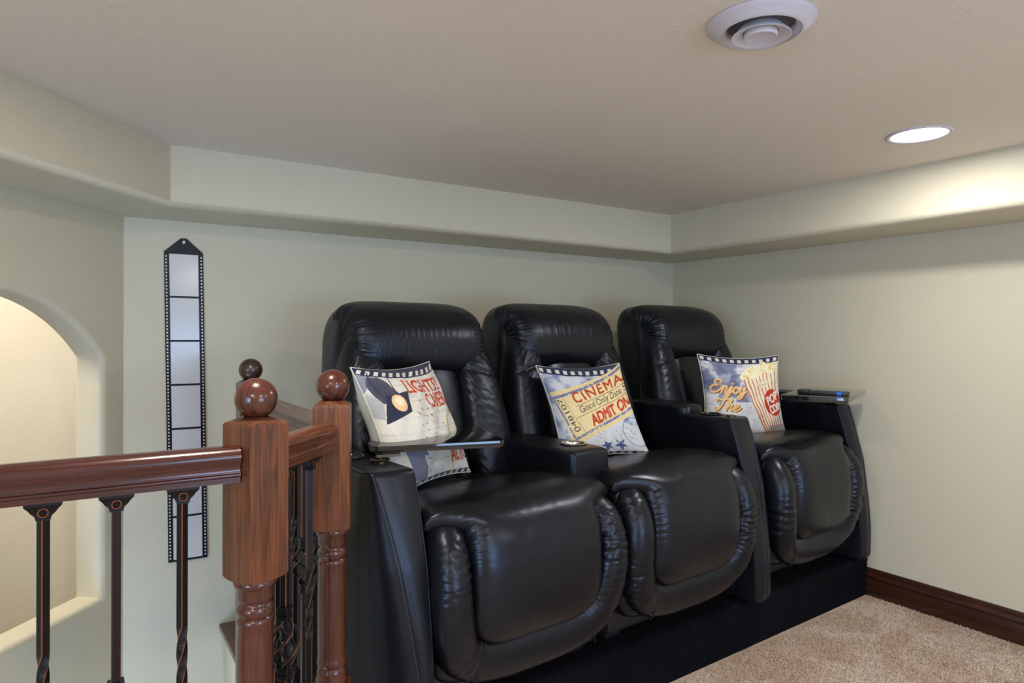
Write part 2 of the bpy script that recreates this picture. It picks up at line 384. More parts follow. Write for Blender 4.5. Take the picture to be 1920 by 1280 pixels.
for ring, y in ((rings[0], 0.0), (rings[-1], TH)):
    op = [rayrect(H[i]) for i in range(nH)]; ov = [bm.verts.new((p.x, y, p.y)) for p in op]
    for i in range(nH):
        j = (i+1) % nH; p, q = op[i], op[j]
        extra = None
        for c in corners:
            if abs(p.x-q.x) > 1e-6 and abs(p.y-q.y) > 1e-6:
                onp = (abs(p.x-c.x) < 1e-6 and abs(q.y-c.y) < 1e-6) or (abs(q.x-c.x) < 1e-6 and abs(p.y-c.y) < 1e-6)
                if onp: extra = bm.verts.new((c.x, y, c.y))
        if extra: bm.faces.new((ring[i], ring[j], ov[j], extra, ov[i]))
        else: bm.faces.new((ring[i], ring[j], ov[j], ov[i]))
bbox(bm, 1.3, LEND, 0, TH, ZL, ZC); bbox(bm, 0, 1.3, 0, TH, ZL, -0.4)
wl = bm_obj('wall_left', bm, m_wall, smooth=True, sharp=40); struct(wl)
wl.matrix_world = Matrix(((wd[0], wn[0], 0, W0[0]), (wd[1], wn[1], 0, W0[1]), (0, 0, 1, 0), (0, 0, 0, 1)))

# hall seen through the arch
def quadwall(name, a, b, t, z0, z1, m):
    A = Vector((a[0], a[1])); B = Vector((b[0], b[1])); d = (B-A).normalized(); nn = Vector((-d.y, d.x))*t
    return struct(prism(name, [A[:], B[:], (B+nn)[:], (A+nn)[:]], z0, z1, m))
quadwall('wall_hall', wpt(-1.6, 1.15), wpt(LEND, 1.15), -0.1, ZL, 2.5, m_hall)
quadwall('wall_hall_end', wpt(-0.16, 0.12), wpt(-0.16, 1.15), 0.1, ZL, 2.5, m_hall)
quadwall('wall_hall_far', wpt(3.4, 0.12), wpt(3.4, 1.15), 0.1, ZL, 2.5, m_hall)
struct(prism('ceiling_hall', [wpt(-1.6, 0.1), wpt(LEND, 0.1), wpt(LEND, 1.3), wpt(-1.6, 1.3)], 2.5, 2.6, m_ceil))
struct(prism('floor_hall', [wpt(-1.6, 0.1), wpt(LEND, 0.1), wpt(LEND, 1.3), wpt(-1.6, 1.3)], ZL-0.1, ZL, m_carpet))
quadwall('wall_hall_upper', wpt(-0.3, 0.02), wpt(LEND, 0.02), -0.1, ZC, 2.5, m_hall)

# soffit band round the ceiling: face, bullnose lower edge, underside
fl = np.array([0.272, 2.66]); farp = fl+wd*4.3
front = [tuple(farp), tuple(fl), (2.777, 2.66), (2.777, YR)]
back = [wpt(4.4, 0.0), wpt(0, 0.0), (XR, YB), (XR, YR)]
bm = bmesh.new(); rr = 0.03; ringsV = []
for (fx, fy), (bx, by) in zip(front, back):
    d = Vector((bx-fx, by-fy)); Ld = d.length
    col = [bm.verts.new((fx, fy, ZC))]
    for t in np.linspace(0, PI/2, 7):
        q = rr*(1-math.cos(t))*1.2
        col.append(bm.verts.new((fx+d.x/Ld*q, fy+d.y/Ld*q, ZS+rr*(1-math.sin(t)))))
    col.append(bm.verts.new((bx, by, ZS))); col.append(bm.verts.new((bx, by, ZC)))
    ringsV.append(col)
for a, b in zip(ringsV[:-1], ringsV[1:]):
    for i in range(len(a)): bm.faces.new((a[i], b[i], b[(i+1) % len(a)], a[(i+1) % len(a)]))
bm.faces.new(ringsV[0]); bm.faces.new(ringsV[-1][::-1])
struct(bm_obj('trim_1', bm, m_wall, smooth=True, sharp=40))

# baseboard on the right wall (moulded profile swept along y)
def sweep_y(name, prof, x_wall, y0, y1, m):
    bm = bmesh.new(); A = [bm.verts.new((x_wall-d, y0, z)) for d, z in prof]; B = [bm.verts.new((x_wall-d, y1, z)) for d, z in prof]
    for i in range(len(A)): j = (i+1) % len(A); bm.faces.new((A[i], A[j], B[j], B[i]))
    bm.faces.new(A); bm.faces.new(B[::-1]); return bm_obj(name, bm, m, smooth=True, sharp=50)
bp_ = [(0, 0), (0.016, 0), (0.016, 0.082), (0.013, 0.085), (0.0165, 0.088)] + [(0.0165+0.004*math.sin(t), 0.094-0.006*math.cos(t)) for t in np.linspace(0, PI, 6)] + \
      [(0.013, 0.104), (0.009, 0.110), (0.0095, 0.114), (0.010, 0.118), (0.008, 0.124), (0.004, 0.128), (0, 0.129)]
struct(sweep_y('baseboard_right', bp_, XR, YR, 1.75, m_base))
# wooden nosing board at the stairwell edge and painted fascia below it
nos = [(0.49, YB-0.002), (0.49, 1.585), (0.258, 1.325), (XL, 1.325), (XL, 1.215), (0.30, 1.215), (0.60, 1.56), (0.60, YB-0.002)]
struct(prism('trim_2', nos, 0.0, 0.022, m_oak_dark, bev=0.004))
struct(prism('trim_3', [(0.512, YB-0.004), (0.512, 1.577), (0.272, 1.308), (XL, 1.308), (XL, 1.30), (0.30, 1.30), (0.53, 1.55), (0.53, YB-0.004)], -0.33, -0.001, m_wall))

# carpet pile: tufts over the part of the floor in view
n = 62000
tx = rng.uniform(1.45, XR-0.02, n); ty = rng.uniform(0.55, 1.76, n)
keep = (ty < 1.655+(tx-1.76)*0.0523+0.004)
tx, ty = tx[keep], ty[keep]; n = len(tx)
h = rng.uniform(0.004, 0.009, n); a = rng.uniform(0, 2*PI, n); rw = rng.uniform(0.0016, 0.003, n)
lx = rng.normal(0, 0.0025, n); ly = rng.normal(0, 0.0025, n)
V = np.zeros((n, 4, 3), np.float32)
for k in range(3):
    V[:, k, 0] = tx+rw*np.cos(a+k*2.094); V[:, k, 1] = ty+rw*np.sin(a+k*2.094)
V[:, 3, 0] = tx+lx; V[:, 3, 1] = ty+ly; V[:, 3, 2] = h
idx = np.arange(n)[:, None]*4
Fq = np.concatenate([idx+np.array([0, 1, 3]), idx+np.array([1, 2, 3]), idx+np.array([2, 0, 3])])
o = fast('carpet_pile', V.reshape(-1, 3), Fq, m_carpet, smooth=False)
tag(o, 'short beige and tan carpet pile in front of the black riser', 'carpet', kind='stuff')

# ------------------------------------------------------------------ seating row frame
RA = math.radians(4.2); P0 = Vector((0.62, 1.535, 0)); RU = Vector((math.cos(RA), math.sin(RA), 0)); RV = Vector((-math.sin(RA), math.cos(RA), 0))
def rowpt(u, v, z=0): return P0+RU*u+RV*v+Vector((0, 0, z))
PZ = 0.185
# carpeted riser under the seats
pa = math.atan2(1.737-1.665, 3.139-1.763)
def yfr(x): return 1.665+(x-1.763)*math.tan(pa)
pl = empty('seating_riser', (1.85, yfr(1.85), 0)); tag(pl, 'low black carpeted riser the three recliners stand on', 'riser')
x0r = 0.61-1.85; x1r = 3.140-1.85
bm = bmesh.new()
pts = []
yo = yfr(1.85)
prof = [(0.012, 0.0), (0.012, PZ-0.03)] + [(0.012+0.02*(1-math.cos(t)) - 0.004, PZ-0.02+0.02*math.sin(t)) for t in np.linspace(0.2, PI/2, 5)]
cols = []
for x in np.linspace(x0r, x1r, 12):
    y = yfr(x+1.85)-yo
    cols.append([bm.verts.new((x, y+d, z)) for d, z in prof]+[bm.verts.new((x, 2.985-yo, PZ)), bm.verts.new((x, 2.985-yo, 0))])
for A, B in zip(cols[:-1], cols[1:]):
    for i in range(len(A)): j = (i+1) % len(A); bm.faces.new((A[i], A[j], B[j], B[i]))
bm.faces.new(cols[0]); bm.faces.new(cols[-1][::-1])
bm_obj('riser_box', bm, m_blackcarpet, pl, smooth=True)

# ---- leather pieces
def arm_profile(zt):
    zz = [0.0, 0.024, 0.149, 0.272, 0.443, 0.59, 0.69, zt+0.3]; vv = [0.0, -0.018, -0.017, -0.005, 0.02, 0.061, 0.095, 0.19]
    return lambda z: np.interp(z, zz, vv)
def make_arm(parent, x0, w, zt, outer, back=0.72, bz=0.015, name='arm'):
    """outer=-1: outer (curved) side toward -x ; +1 toward +x. z local above riser"""
    pf = arm_profile(zt-0.0); nz = 44; zlev = np.linspace(bz, zt, nz)
    rings = []; b_out = 0.012 if outer < 0 else 0.004
    def seamx(z):
        t = (zt-z)/(zt-bz); return w*(0.14+0.70*min(1, t*1.05)**0.85) if outer < 0 else w*(0.30+0.22*t)
    def section(z, ins=0.0):
        t = (zt-z)/(zt-bz); vf = float(pf(z)); xs = seamx(z)
        bo = b_out*min(1, t*3)
        pts = []
        for q in np.linspace(0, 1, 8): pts.append((w, back+(vf+0.012-back)*q))          # inner side, back -> front
        for q in np.linspace(0, PI/2, 5)[1:]: pts.append((w-0.010*(1-math.cos(q)), vf+0.012-0.010*math.sin(q)))
        for q in np.linspace(0, 1, 9)[1:]:
            pts.append((w-0.010+(xs-w+0.010)*q, vf+0.002-0.006*math.sin(q*PI)))
        dpt = 0.05+0.24*min(1, t*1.3) if outer < 0 else 0.035+0.02*t
        for q in np.linspace(0, PI/2, 18)[1:]:
            pts.append((xs-(xs+bo)*math.sin(q)**1.15, vf+0.002+dpt*(1-math.cos(q)**1.1)))
        vv = pts[-1][1]
        for q in np.linspace(0, 1, 8)[1:]: pts.append((-bo, vv+(back-vv)*q))
        c = np.array([w/2, (vf+back)/2]); P = np.array(pts)
        if ins > 0:
            P = P.copy(); P[:, 0] = np.clip(P[:, 0], -bo+ins, w-ins); P[:, 1] = np.clip(P[:, 1], None, back-ins)
            k = P[:, 1] < vf+0.04; P[k, 1] = P[k, 1]+ins
        return P
    rt = 0.014
    levs = [(z, 0) for z in zlev if z < zt-rt] + [(zt-rt+rt*math.sin(q), rt*(1-math.cos(q))) for q in np.linspace(0, PI/2, 6)]
    levs = [(bz, 0.008)]+levs
    V = []; 
    for z, ins in levs:
        P = section(min(z, zt), ins); V.append(np.column_stack([P, np.full(len(P), z)]))
    m = len(V[0]); V = np.concatenate(V)
    if outer > 0: V[:, 0] = w-V[:, 0]
    V[:, 0] += x0
    faces = []
    for i in range(len(levs)-1):
        for k in range(m): k2 = (k+1) % m; faces.append((i*m+k, i*m+k2, (i+1)*m+k2, (i+1)*m+k))
    faces.append(list(range(m))); faces.append([(len(levs)-1)*m+k for k in range(m)][::-1])
    bm = bmesh.new(); bv = [bm.verts.new(v) for v in V]
    for f in faces:
        try: bm.faces.new([bv[i] for i in f])
        except ValueError: pass
    arm = bm_obj(name, bm, m_leather_s, parent, smooth=True, sharp=38)
    # seams
    def fx(x): return (x0+(w-x)) if outer > 0 else x0+x
    parts = []
    zs_ = np.linspace(bz+0.01, zt-0.012, 60)
    for dx in (0.0,):
        path = []
        for z in zs_:
            xs = seamx(z); path.append((fx(xs+dx), float(pf(z))+0.0016, z))
        parts.append(tube_np(path, 0.0022, 6))
    path = [(fx(w-0.003), float(pf(z))+0.004, z) for z in zs_]; parts.append(tube_np(path, 0.002, 6))
    V, Fq = join_np(parts); fast('piping', V, Fq, m_leather_s, arm)
    parts = []
    nd = int((zt-bz)/0.0075)
    for dx in (-0.0065, 0.0065):
        for i in range(nd):
            za = bz+0.012+(zt-bz-0.02)*i/nd; zb = za+0.0048; pp = []
            for z in (za, zb):
                xs = seamx(z)
                pp.append((fx(xs+dx), float(pf(z))+(0.0005 if dx > 0 else 0.0012), z))
            parts.append(tube_np(pp, 0.0011, 4))
    V, Fq = join_np(parts); s_ = fast('stitching', V, Fq, m_stitch, arm); s_['kind'] = 'stuff'
    return arm

def cut_round(obj, x, y, ztop, r, depth):
    bm = bmesh.new(); lathe(bm, [(r, ztop-depth), (r, ztop+0.1)], x, y, 40)
    bmesh.ops.recalc_face_normals(bm, faces=bm.faces[:])
    me = bpy.data.meshes.new('cut'); bm.to_mesh(me); bm.free(); c = link(bpy.data.objects.new('cut', me)); c.matrix_world = obj.matrix_world.copy()
    c.parent = obj.parent
    md = obj.modifiers.new('b', 'BOOLEAN'); md.operation = 'DIFFERENCE'; md.object = c; md.solver = 'EXACT'
    bpy.context.view_layer.update(); dg = bpy.context.evaluated_depsgraph_get()
    nm = bpy.data.meshes.new_from_object(obj.evaluated_get(dg)); obj.modifiers.clear()
    old = obj.data; obj.data = nm; nm.name = old.name; bpy.data.objects.remove(c); bpy.data.meshes.remove(me)
def cup(parent, x, y, ztop, r, metal, depth=0.055, name='cup_holder', base=True):
    bm = bmesh.new()
    prof = [(r+0.001, ztop-0.002), (r+0.009, ztop+0.001), (r+0.0095, ztop+0.004), (r+0.006, ztop+0.0065), (r+0.001, ztop+0.005), (r-0.0015, ztop-0.001), (r-0.004, ztop-depth+0.006), (r-0.008, ztop-depth+0.002), (0, ztop-depth+0.002)]
    lathe(bm, prof, x, y, 40, cap=False); return bm_obj(name, bm, metal, parent, smooth=True, sharp=60)

def backplane(z):  # front surface of the backrest, local z above riser
    return 0.53+(z-0.515)*0.30

def make_recliner(name, u_c, W, k, label, seed, arms, lean=0.0):
    loc = rowpt(u_c, 0, PZ)
    root = empty(name, loc, RA); tag(root, label, 'recliner', 'black leather theatre recliners')
    root.scale = (1, 1, k)
    hw = W/2; rs = np.random.RandomState(seed)
    def bend(P):  # shear a vertical piece into the reclined back plane
        P = P.copy(); P[:, 1] += backplane(P[:, 2])-0.53; return P
    # dark frame under the cushions
    bm = bmesh.new(); bbox(bm, -hw+0.02, hw-0.02, 0.10, 0.80, 0.03, 0.44, 0.02); bbox(bm, -hw+0.05, -hw+0.12, 0.14, 0.24, 0.0, 0.05, 0.004); bbox(bm, hw-0.12, hw-0.05, 0.14, 0.24, 0.0, 0.05, 0.004)
    bbox(bm, -hw+0.05, -hw+0.12, 0.6, 0.7, 0.0, 0.05, 0.004); bbox(bm, hw-0.12, hw-0.05, 0.6, 0.7, 0.0, 0.05, 0.004)
    bm_obj('base', bm, m_black, root, smooth=True)
    # ------------ backrest
    P, Fq, Q = puff(50, 0.305, 0.115, 0.375, a=5.2, mode='u')
    P[:, 2] += 0.785
    tap = np.interp(P[:, 2], [0.4, 0.8, 1.0, 1.16], [1.10, 1.07, 1.0, 0.95]); P[:, 0] *= tap
    P[:, 1] += 0.53+0.15; P = bend(P)
    sidew = (np.abs(Q[:, 0]) > 0.75)
    P[:, 0] += np.sign(P[:, 0])*sidew*0.004*creases(P[:, 2]*1.0+P[:, 1], P[:, 1], seed, 30)
    shell = fast('backrest', P, Fq, m_leather, root)
    # lumbar panel
    P, Fq, Q = puff(30, 0.155, 0.065, 0.26, a=3.2, mode='u')
    P[:, 2] += 0.76
    P[:, 1] += 0.53+0.065
    cr = creases(P[:, 2]*1.0, P[:, 0]*4, seed+1, 38, n=4, warp=1.5)*np.exp(-((P[:, 2]-0.93)/0.06)**2)
    P[:, 1] -= 0.006*cr; P = bend(P)
    fast('lumbar_cushion', P, Fq, m_leather, shell)
    # side wings
    for s in (-1, 1):
        P, Fq, Q = puff(96, 0.100, 0.098, 0.325, a=2.7, b=4.0, mode='z')
        z = P[:, 2]/0.325
        P[:, 0] *= np.interp(z, [-1, 0, 0.7, 1], [1.05, 1.0, 0.80, 0.62])
        P[:, 0] += s*np.interp(z, [-1, 0, 1], [0.245, 0.238, 0.222])
        P[:, 2] += 0.73
        P[:, 1] += 0.53+0.075-0.012*np.cos(z*PI/2)
        fr = np.clip(-Q[:, 1], 0, 1)
        w1 = creases(P[:, 2]+s*P[:, 0]*0.8, P[:, 0]*9, seed*3+s, 150, n=7, warp=1.8, sharp=1.6)
        dist = np.exp(-((P[:, 2]-0.90)/0.10)**2)+0.25+0.5*np.exp(-((P[:, 2]-0.55)/0.1)**2)
        P[:, 1] -= 0.0065*w1*fr*dist*-1
        # long crease where the wing folds under the head roll
        P[:, 1] += 0.006*np.exp(-((P[:, 2]+0.25*s*P[:, 0]-0.955)/0.010)**2)*fr
        P = bend(P)
        fast('side_wing', P, Fq, m_leather, shell)
    # head roll: teardrop section, flat gathered ends
    P, Fq, Q = puff(100, 0.280, 0.148, 0.140, a=2.4, b=6.0, mode='x')
    ang = np.arctan2(Q[:, 2], Q[:, 1]); ax = np.abs(Q[:, 0])
    end = np.clip((ax-0.55)/0.45, 0, 1)**2
    g = np.sin(ang*38+3*np.sin(ang*5+seed))*0.5+np.sin(ang*61+seed)*0.3
    P *= (1-0.016*end*(0.6+0.8*g))[:, None]
    x_ = P[:, 0]
    fold = creases(x_*1.0, ang*0.25, seed+5, 260, n=7, warp=0.8, sharp=1.6)
    frontm = np.clip(-Q[:, 1]*1.2-0.1, 0, 1)
    P[:, 1] -= 0.0030*fold*frontm*-1
    P[:, 2] *= 1.0
    # slide the lower front down and pinch the upper back
    P[:, 2] += 0.028*Q[:, 1]
    P[:, 0] *= 1-0.05*np.clip(Q[:, 2], -1, 1)*0.6
    P[:, 1] += backplane(1.03)+0.095; P[:, 2] += 1.018
    head = fast('headrest', P, Fq, m_leather, root)
    # ------------ seat cushion
    P, Fq, Q = puff(30, hw-0.004, 0.34, 0.10, a=3.0, b=6.0, mode='x')
    P[:, 1] += 0.37; P[:, 2] += 0.455-0.035*((P[:, 1]-0.37)/0.34)
    up = np.clip(Q[:, 2], 0, 1)
    P[:, 2] -= 0.004*creases(P[:, 1], P[:, 0]*4, seed+9, 18, n=4)*up*-1
    seat = fast('seat_cushion', P, Fq, m_leather, root)
    # ------------ footrest: inner slab, side rolls, front band, waterfall pad
    fr_root = root
    P, Fq, Q = puff(26, hw-0.006, 0.10, 0.235, a=7, mode='u')
    P[:, 0] *= np.interp(P[:, 2], [-0.235, -0.1, 0.1], [0.93, 0.985, 1.0])
    P[:, 1] += 0.135; P[:, 2] += 0.315
    P[:, 1] -= 0.02*np.cos(Q[:, 2]*PI/2)
    foot = fast('footrest', P, Fq, m_leather, fr_root)
    band = []
    # U-shaped border: left roll, bottom band, right roll as one swept tube with flattened section
    xo = hw-0.058
    ctrl = [(-xo+0.034, 0.12, 0.492), (-xo+0.010, 0.058, 0.482), (-xo, 0.028, 0.43), (-xo-0.003, 0.018, 0.35), (-xo+0.004, 0.022, 0.27), (-xo+0.03, 0.03, 0.19), (-xo+0.10, 0.04, 0.150), (-0.10, 0.042, 0.138)]
    ctrl = ctrl+[(-x, y, z) for x, y, z in ctrl[::-1]]
    C = np.array(ctrl); d = np.r_[0, np.cumsum(np.linalg.norm(np.diff(C, axis=0), axis=1))]; tt = np.linspace(0, d[-1], 460)
    Pth = np.column_stack([np.interp(tt, d, C[:, i]) for i in range(3)])
    for _ in range(130): Pth[1:-1] = (Pth[:-2]+2*Pth[1:-1]+Pth[2:])/4
    tn = tt/d[-1]; side = np.clip(np.abs(tn-0.5)*2, 0, 1)
    T = np.gradient(Pth, axis=0); T /= np.linalg.norm(T, axis=1)[:, None]
    Yv = np.array([0, 1.0, 0]); seg = 30; ang = np.arange(seg)*2*PI/seg; V = []
    for i in range(len(Pth)):
        nb = np.cross(T[i], Yv); nb /= np.linalg.norm(nb); fb = np.cross(nb, T[i])
        wv = np.interp(side[i], [0, 0.35, 0.55, 0.9, 1], [0.068, 0.066, 0.062, 0.056, 0.02]); dv = np.interp(side[i], [0, 0.35, 0.55, 0.75, 0.93, 1], [0.046, 0.05, 0.066, 0.072, 0.060, 0.02])
        c_ = np.sign(np.cos(ang))*np.abs(np.cos(ang))**0.85; s_ = np.sign(np.sin(ang))*np.abs(np.sin(ang))**0.9
        V.append(Pth[i]+np.outer(c_*wv, nb)+np.outer(s_*dv, fb))
    V = np.array(V)
    S = np.repeat(tn[:, None], seg, 1); A = np.repeat(ang[None, :], len(Pth), 0)
    wamp = np.interp(side, [0, 0.30, 0.42, 0.7, 1], [0.0, 0.15, 0.8, 1.0, 1.1])[:, None]
    cz = creases(S*1.0+0.010*np.sin(A+0.6), A*0.8, seed+21, 330, n=9, warp=2.2, sharp=1.5)+0.5*creases(S*1.0, A*0.5, seed+22, 110, n=5, warp=1.2, sharp=2.0)
    cen = Pth[:, None, :]
    irr = np.clip(0.65+1.0*np.sin(S*23+seed)*np.sin(S*9.1+A*0.6+seed*2), 0.0, 1.2)
    V = cen+(V-cen)*(1+0.18*cz*wamp*irr)[:, :, None]
    Vf = V.reshape(-1, 3); F2 = []
    for i in range(len(Pth)-1):
        for q in range(seg): F2.append((i*seg+q, (i+1)*seg+q, (i+1)*seg+(q+1) % seg, i*seg+(q+1) % seg))
    border = fast('border_roll', Vf, F2, m_leather, foot)
    # seams on the lower border corners
    for s in (-1, 1):
        path = []
        for q in np.linspace(0, 1, 14): zz_ = 0.182-0.088*q; path.append((s*(xo-0.105+0.04*q), 0.044-0.051*math.sqrt(max(0.0, 1-((zz_-0.139)/0.068)**2)), zz_))
        V, F2 = tube_np(path, 0.0022, 6); fast('seam', V, F2, m_leather_s, border)
    # pad
    na_, nb_ = 110, 270
    prof = np.array([(0.36, 0.545), (0.30, 0.562), (0.20, 0.574), (0.10, 0.577), (0.045, 0.566), (0.0, 0.535), (-0.028, 0.48), (-0.040, 0.41), (-0.042, 0.34), (-0.036, 0.27), (-0.022, 0.225), (0.0, 0.196), (0.02, 0.185)])
    d = np.r_[0, np.cumsum(np.linalg.norm(np.diff(prof, axis=0), axis=1))]; tb = np.linspace(0, d[-1], nb_)
    pf = np.column_stack([np.interp(tb, d, prof[:, i]) for i in range(2)])
    for _ in range(60): pf[1:-1] = (pf[:-2]+2*pf[1:-1]+pf[2:])/4
    tg = np.gradient(pf, axis=0); tg /= np.linalg.norm(tg, axis=1)[:, None]; nr = np.column_stack([tg[:, 1], -tg[:, 0]])   # outward
    if nr[10, 1] < 0: nr = -nr
    zc = pf[:, 1]; onfront = pf[:, 0] < 0.12
    wid = np.full(nb_, hw-0.006); wf_ = hw-0.112
    tfr = np.clip((tb-tb[np.argmax(pf[:, 0] < 0.060)])/0.085, 0, 1); tfr = tfr*tfr*(3-2*tfr)
    wid = (hw-0.006)+(wf_-(hw-0.006))*tfr
    bot = np.clip((0.285-zc)/0.10, 0, 1)*onfront*(pf[:, 0] < 0.1); wid = wid-0.085*(1-np.sqrt(np.clip(1-bot**2.2, 0, 1)))
    th = 0.062; aw = np.linspace(-1, 1, na_); aw = np.sign(aw)*(1-(1-np.abs(aw))**1.5)
    A, B = np.meshgrid(aw, np.arange(nb_), indexing='ij')
    Eb = np.minimum(1, np.minimum(tb/0.05, (d[-1]-tb)/0.035)); Eb = np.sqrt(np.clip(1-(1-Eb)**2, 0, 1))
    Ea = (1-np.abs(A)**7)**0.5
    hgt = th*(Ea*Eb[None, :]) - th*0.80
    X = A*wid[None, :]
    TBm = np.repeat(tb[None, :], na_, 0)
    nearside = np.clip((np.abs(A)-0.78)/0.2, 0, 1)
    cz = creases(TBm, X*6, seed+31, 300, n=8, warp=1.6, sharp=1.6)
    arch = np.clip(1-np.abs(tfr-0.6)/0.6, 0, 1)[None, :]
    hgt = hgt+0.013*cz*nearside*np.clip(0.35+0.9*np.sin(TBm*17+seed+X*8), 0, 1.2)*np.clip(0.35+1.3*arch, 0, 1.3)*(tfr[None, :] > 0.02)
    hgt = hgt+0.0022*creases(TBm+0.2*X, X*3, seed+41, 22, n=4)*-1*(0.3+0.7*(1-np.abs(A)))
    Yp = pf[:, 0][None, :]+nr[:, 0][None, :]*hgt; Zp = pf[:, 1][None, :]+nr[:, 1][None, :]*hgt
    Vt = np.stack([X, Yp, Zp], 2).reshape(-1, 3)
    Yp2 = pf[:, 0][None, :]-nr[:, 0][None, :]*th*0.85+0*X; Zp2 = pf[:, 1][None, :]-nr[:, 1][None, :]*th*0.85+0*X
    Vb = np.stack([X, Yp2, Zp2], 2).reshape(-1, 3)
    idx = np.arange(na_*nb_).reshape(na_, nb_)
    q1 = np.stack([idx[:-1, :-1].ravel(), idx[:-1, 1:].ravel(), idx[1:, 1:].ravel(), idx[1:, :-1].ravel()], 1); q2 = q1[:, ::-1]+na_*nb_
    rim = np.r_[idx[0, :], idx[1:, -1], idx[-1, -2::-1], idx[-2:0:-1, 0]]; r2 = np.roll(rim, -1)
    q3 = np.stack([rim, r2, r2+na_*nb_, rim+na_*nb_], 1)
    pad = fast('seat_pad', np.concatenate([Vt, Vb]), np.concatenate([q1, q2, q3]), m_leather, seat)
    me = pad.data; bm = bmesh.new(); bm.from_mesh(me); bmesh.ops.recalc_face_normals(bm, faces=bm.faces[:]); bm.to_mesh(me); bm.free()
    return root

# left chair: arm on its left, console on its right
AZ = 0.683
c1 = make_recliner('recliner', 0.493, 0.70, 1.0, 'left black leather recliner beside the stair railing, with a swivel tray on its arm', 3, 'L')
arm1 = make_arm(c1, -0.493, 0.14, AZ, -1)
c2 = make_recliner('recliner', 1.202, 0.70, 1.012, 'middle black leather recliner holding the yellow ticket pillow', 8, 'R')
arm2 = make_arm(c2, 1.552-1.202, 0.145, 0.70, 1)
c3 = make_recliner('recliner', 2.04, 0.67, 1.028, 'right black leather recliner by the wall, remote control on its arm tray', 15, 'R')
arm3 = make_arm(c3, 2.385-2.04, 0.138, 0.70, 1)
cut_round(arm1, 0.062-0.493, 0.335, AZ, 0.036, 0.05); cup(arm1, 0.062-0.493, 0.335, AZ, 0.036, m_gloss)
cut_round(arm2, 0.35+0.07, 0.245, 0.70, 0.036, 0.05); cup(arm2, 0.35+0.07, 0.245, 0.70, 0.036, m_gloss)
# padded rear section on the middle arm and on the right arm
for arm_, xc_, zt_ in ((arm2, 0.35+0.07, 0.70), (arm3, 0.345+0.069, 0.70)):
    P, Fq, Q = puff(22, 0.072, 0.185, 0.035, a=4, mode='u'); P[:, 0] += xc_; P[:, 1] += 0.505; P[:, 2] += zt_+0.005
    fast('arm_pad', P, Fq, m_leather, arm_)
def port(arm_, x, y, z, r=0.018):
    bm = bmesh.new(); lathe(bm, [(r, z-0.002), (r, z+0.004), (r*0.85, z+0.0065), (r*0.45, z+0.006), (0, z+0.005)], x, y, 28, cap=False); bm_obj('tray_socket', bm, m_bronze, arm_, smooth=True, sharp=30)
port(arm1, 0.098-0.493, 0.215, AZ); port(arm2, 0.35+0.075, 0.150, 0.70); port(arm3, 0.345+0.07, 0.16, 0.70)
def tray(parent, cx, cy, rot, w, h, z, px, py, zarm):
    t = empty('tray_table', (cx, cy, z), rot); t.parent = parent
    bm = bmesh.new(); r_ = 0.018; pts = []
    for sx, sy, a0 in ((1, 1, 0), (-1, 1, PI/2), (-1, -1, PI), (1, -1, 1.5*PI)):
        for q in np.linspace(0, PI/2, 6): pts.append((sx*(w/2-r_)+r_*math.cos(a0+q), sy*(h/2-r_)+r_*math.sin(a0+q)))
    a_ = [bm.verts.new((x, y, -0.019)) for x, y in pts]; b_2 = [bm.verts.new((x, y, 0)) for x, y in pts]; n_ = len(pts)
    bm.faces.new(a_[::-1]); bm.faces.new(b_2)
    for i in range(n_): bm.faces.new((a_[i], a_[(i+1) % n_], b_2[(i+1) % n_], b_2[i]))
    es = [e for e in bm.edges if abs(e.verts[0].co.z-e.verts[1].co.z) < 1e-6]
    bmesh.ops.bevel(bm, geom=es, offset=0.003, segments=2, profile=0.5, affect='EDGES')
    bm_obj('tray_top', bm, m_gloss, t, smooth=True, sharp=25)
    R_ = Matrix.Rotation(-rot, 2); lp = R_ @ Vector((px-cx, py-cy))
    bm = bmesh.new(); lathe(bm, [(0.008, zarm-z), (0.008, -0.019)], lp.x, lp.y, 20); lathe(bm, [(0.0, zarm-z+0.006), (0.024, zarm-z+0.006), (0.028, zarm-z+0.009), (0.024, zarm-z+0.012), (0.0, zarm-z+0.014)], lp.x, lp.y, 28, cap=False)
    bbox(bm, lp.x-0.012, lp.x+0.055, lp.y-0.012, lp.y+0.012, -0.026, -0.019)
    bm_obj('tray_post', bm, m_bronze, t, smooth=True, sharp=30)
    return t
tray(c1, 0.325-0.493, 0.338, math.radians(-19), 0.39, 0.354, 0.91-PZ, 0.098-0.493, 0.215, AZ)
T3 = (2.19-2.04, 0.055, 0.972)
zl3 = (0.972-PZ)/1.028
tray(c3, T3[0], T3[1], math.radians(18), 0.532, 0.26, zl3, 0.345+0.03, 0.15, 0.70)

# console between the left and middle seats
con = empty('armrest_console', rowpt(0.846, 0.15, 0.70), RA); tag(con, 'boxy black leather console with steel cup holder between left and middle recliners', 'console')
P, Fq, Q = puff(40, 0.092, 0.26, 0.068, a=12, mode='u'); P[:, 1] += 0.26; P[:, 2] += 0.068
P[:, 2] += np.where(P[:, 2] > 0.1, 0.006*np.cos(P[:, 0]/0.092*PI/2), 0)
cb = fast('console_body', P, Fq, m_leather_s, con)
cut_round(cb, 0.012, 0.105, 0.141, 0.038, 0.05); cup(con, 0.012, 0.105, 0.141, 0.038, m_steel)
parts = [tube_np([(x, 0.0035, 0.131) for x in np.linspace(-0.086, 0.086, 10)], 0.0018, 6)]
V, F2 = join_np(parts); fast('piping', V, F2, m_leather_s, con)
parts = []
for i in range(22):
    x = -0.084+i*0.0078; parts.append(tube_np([(x, 0.0015, 0.1255), (x+0.005, 0.0015, 0.1255)], 0.0011, 4))
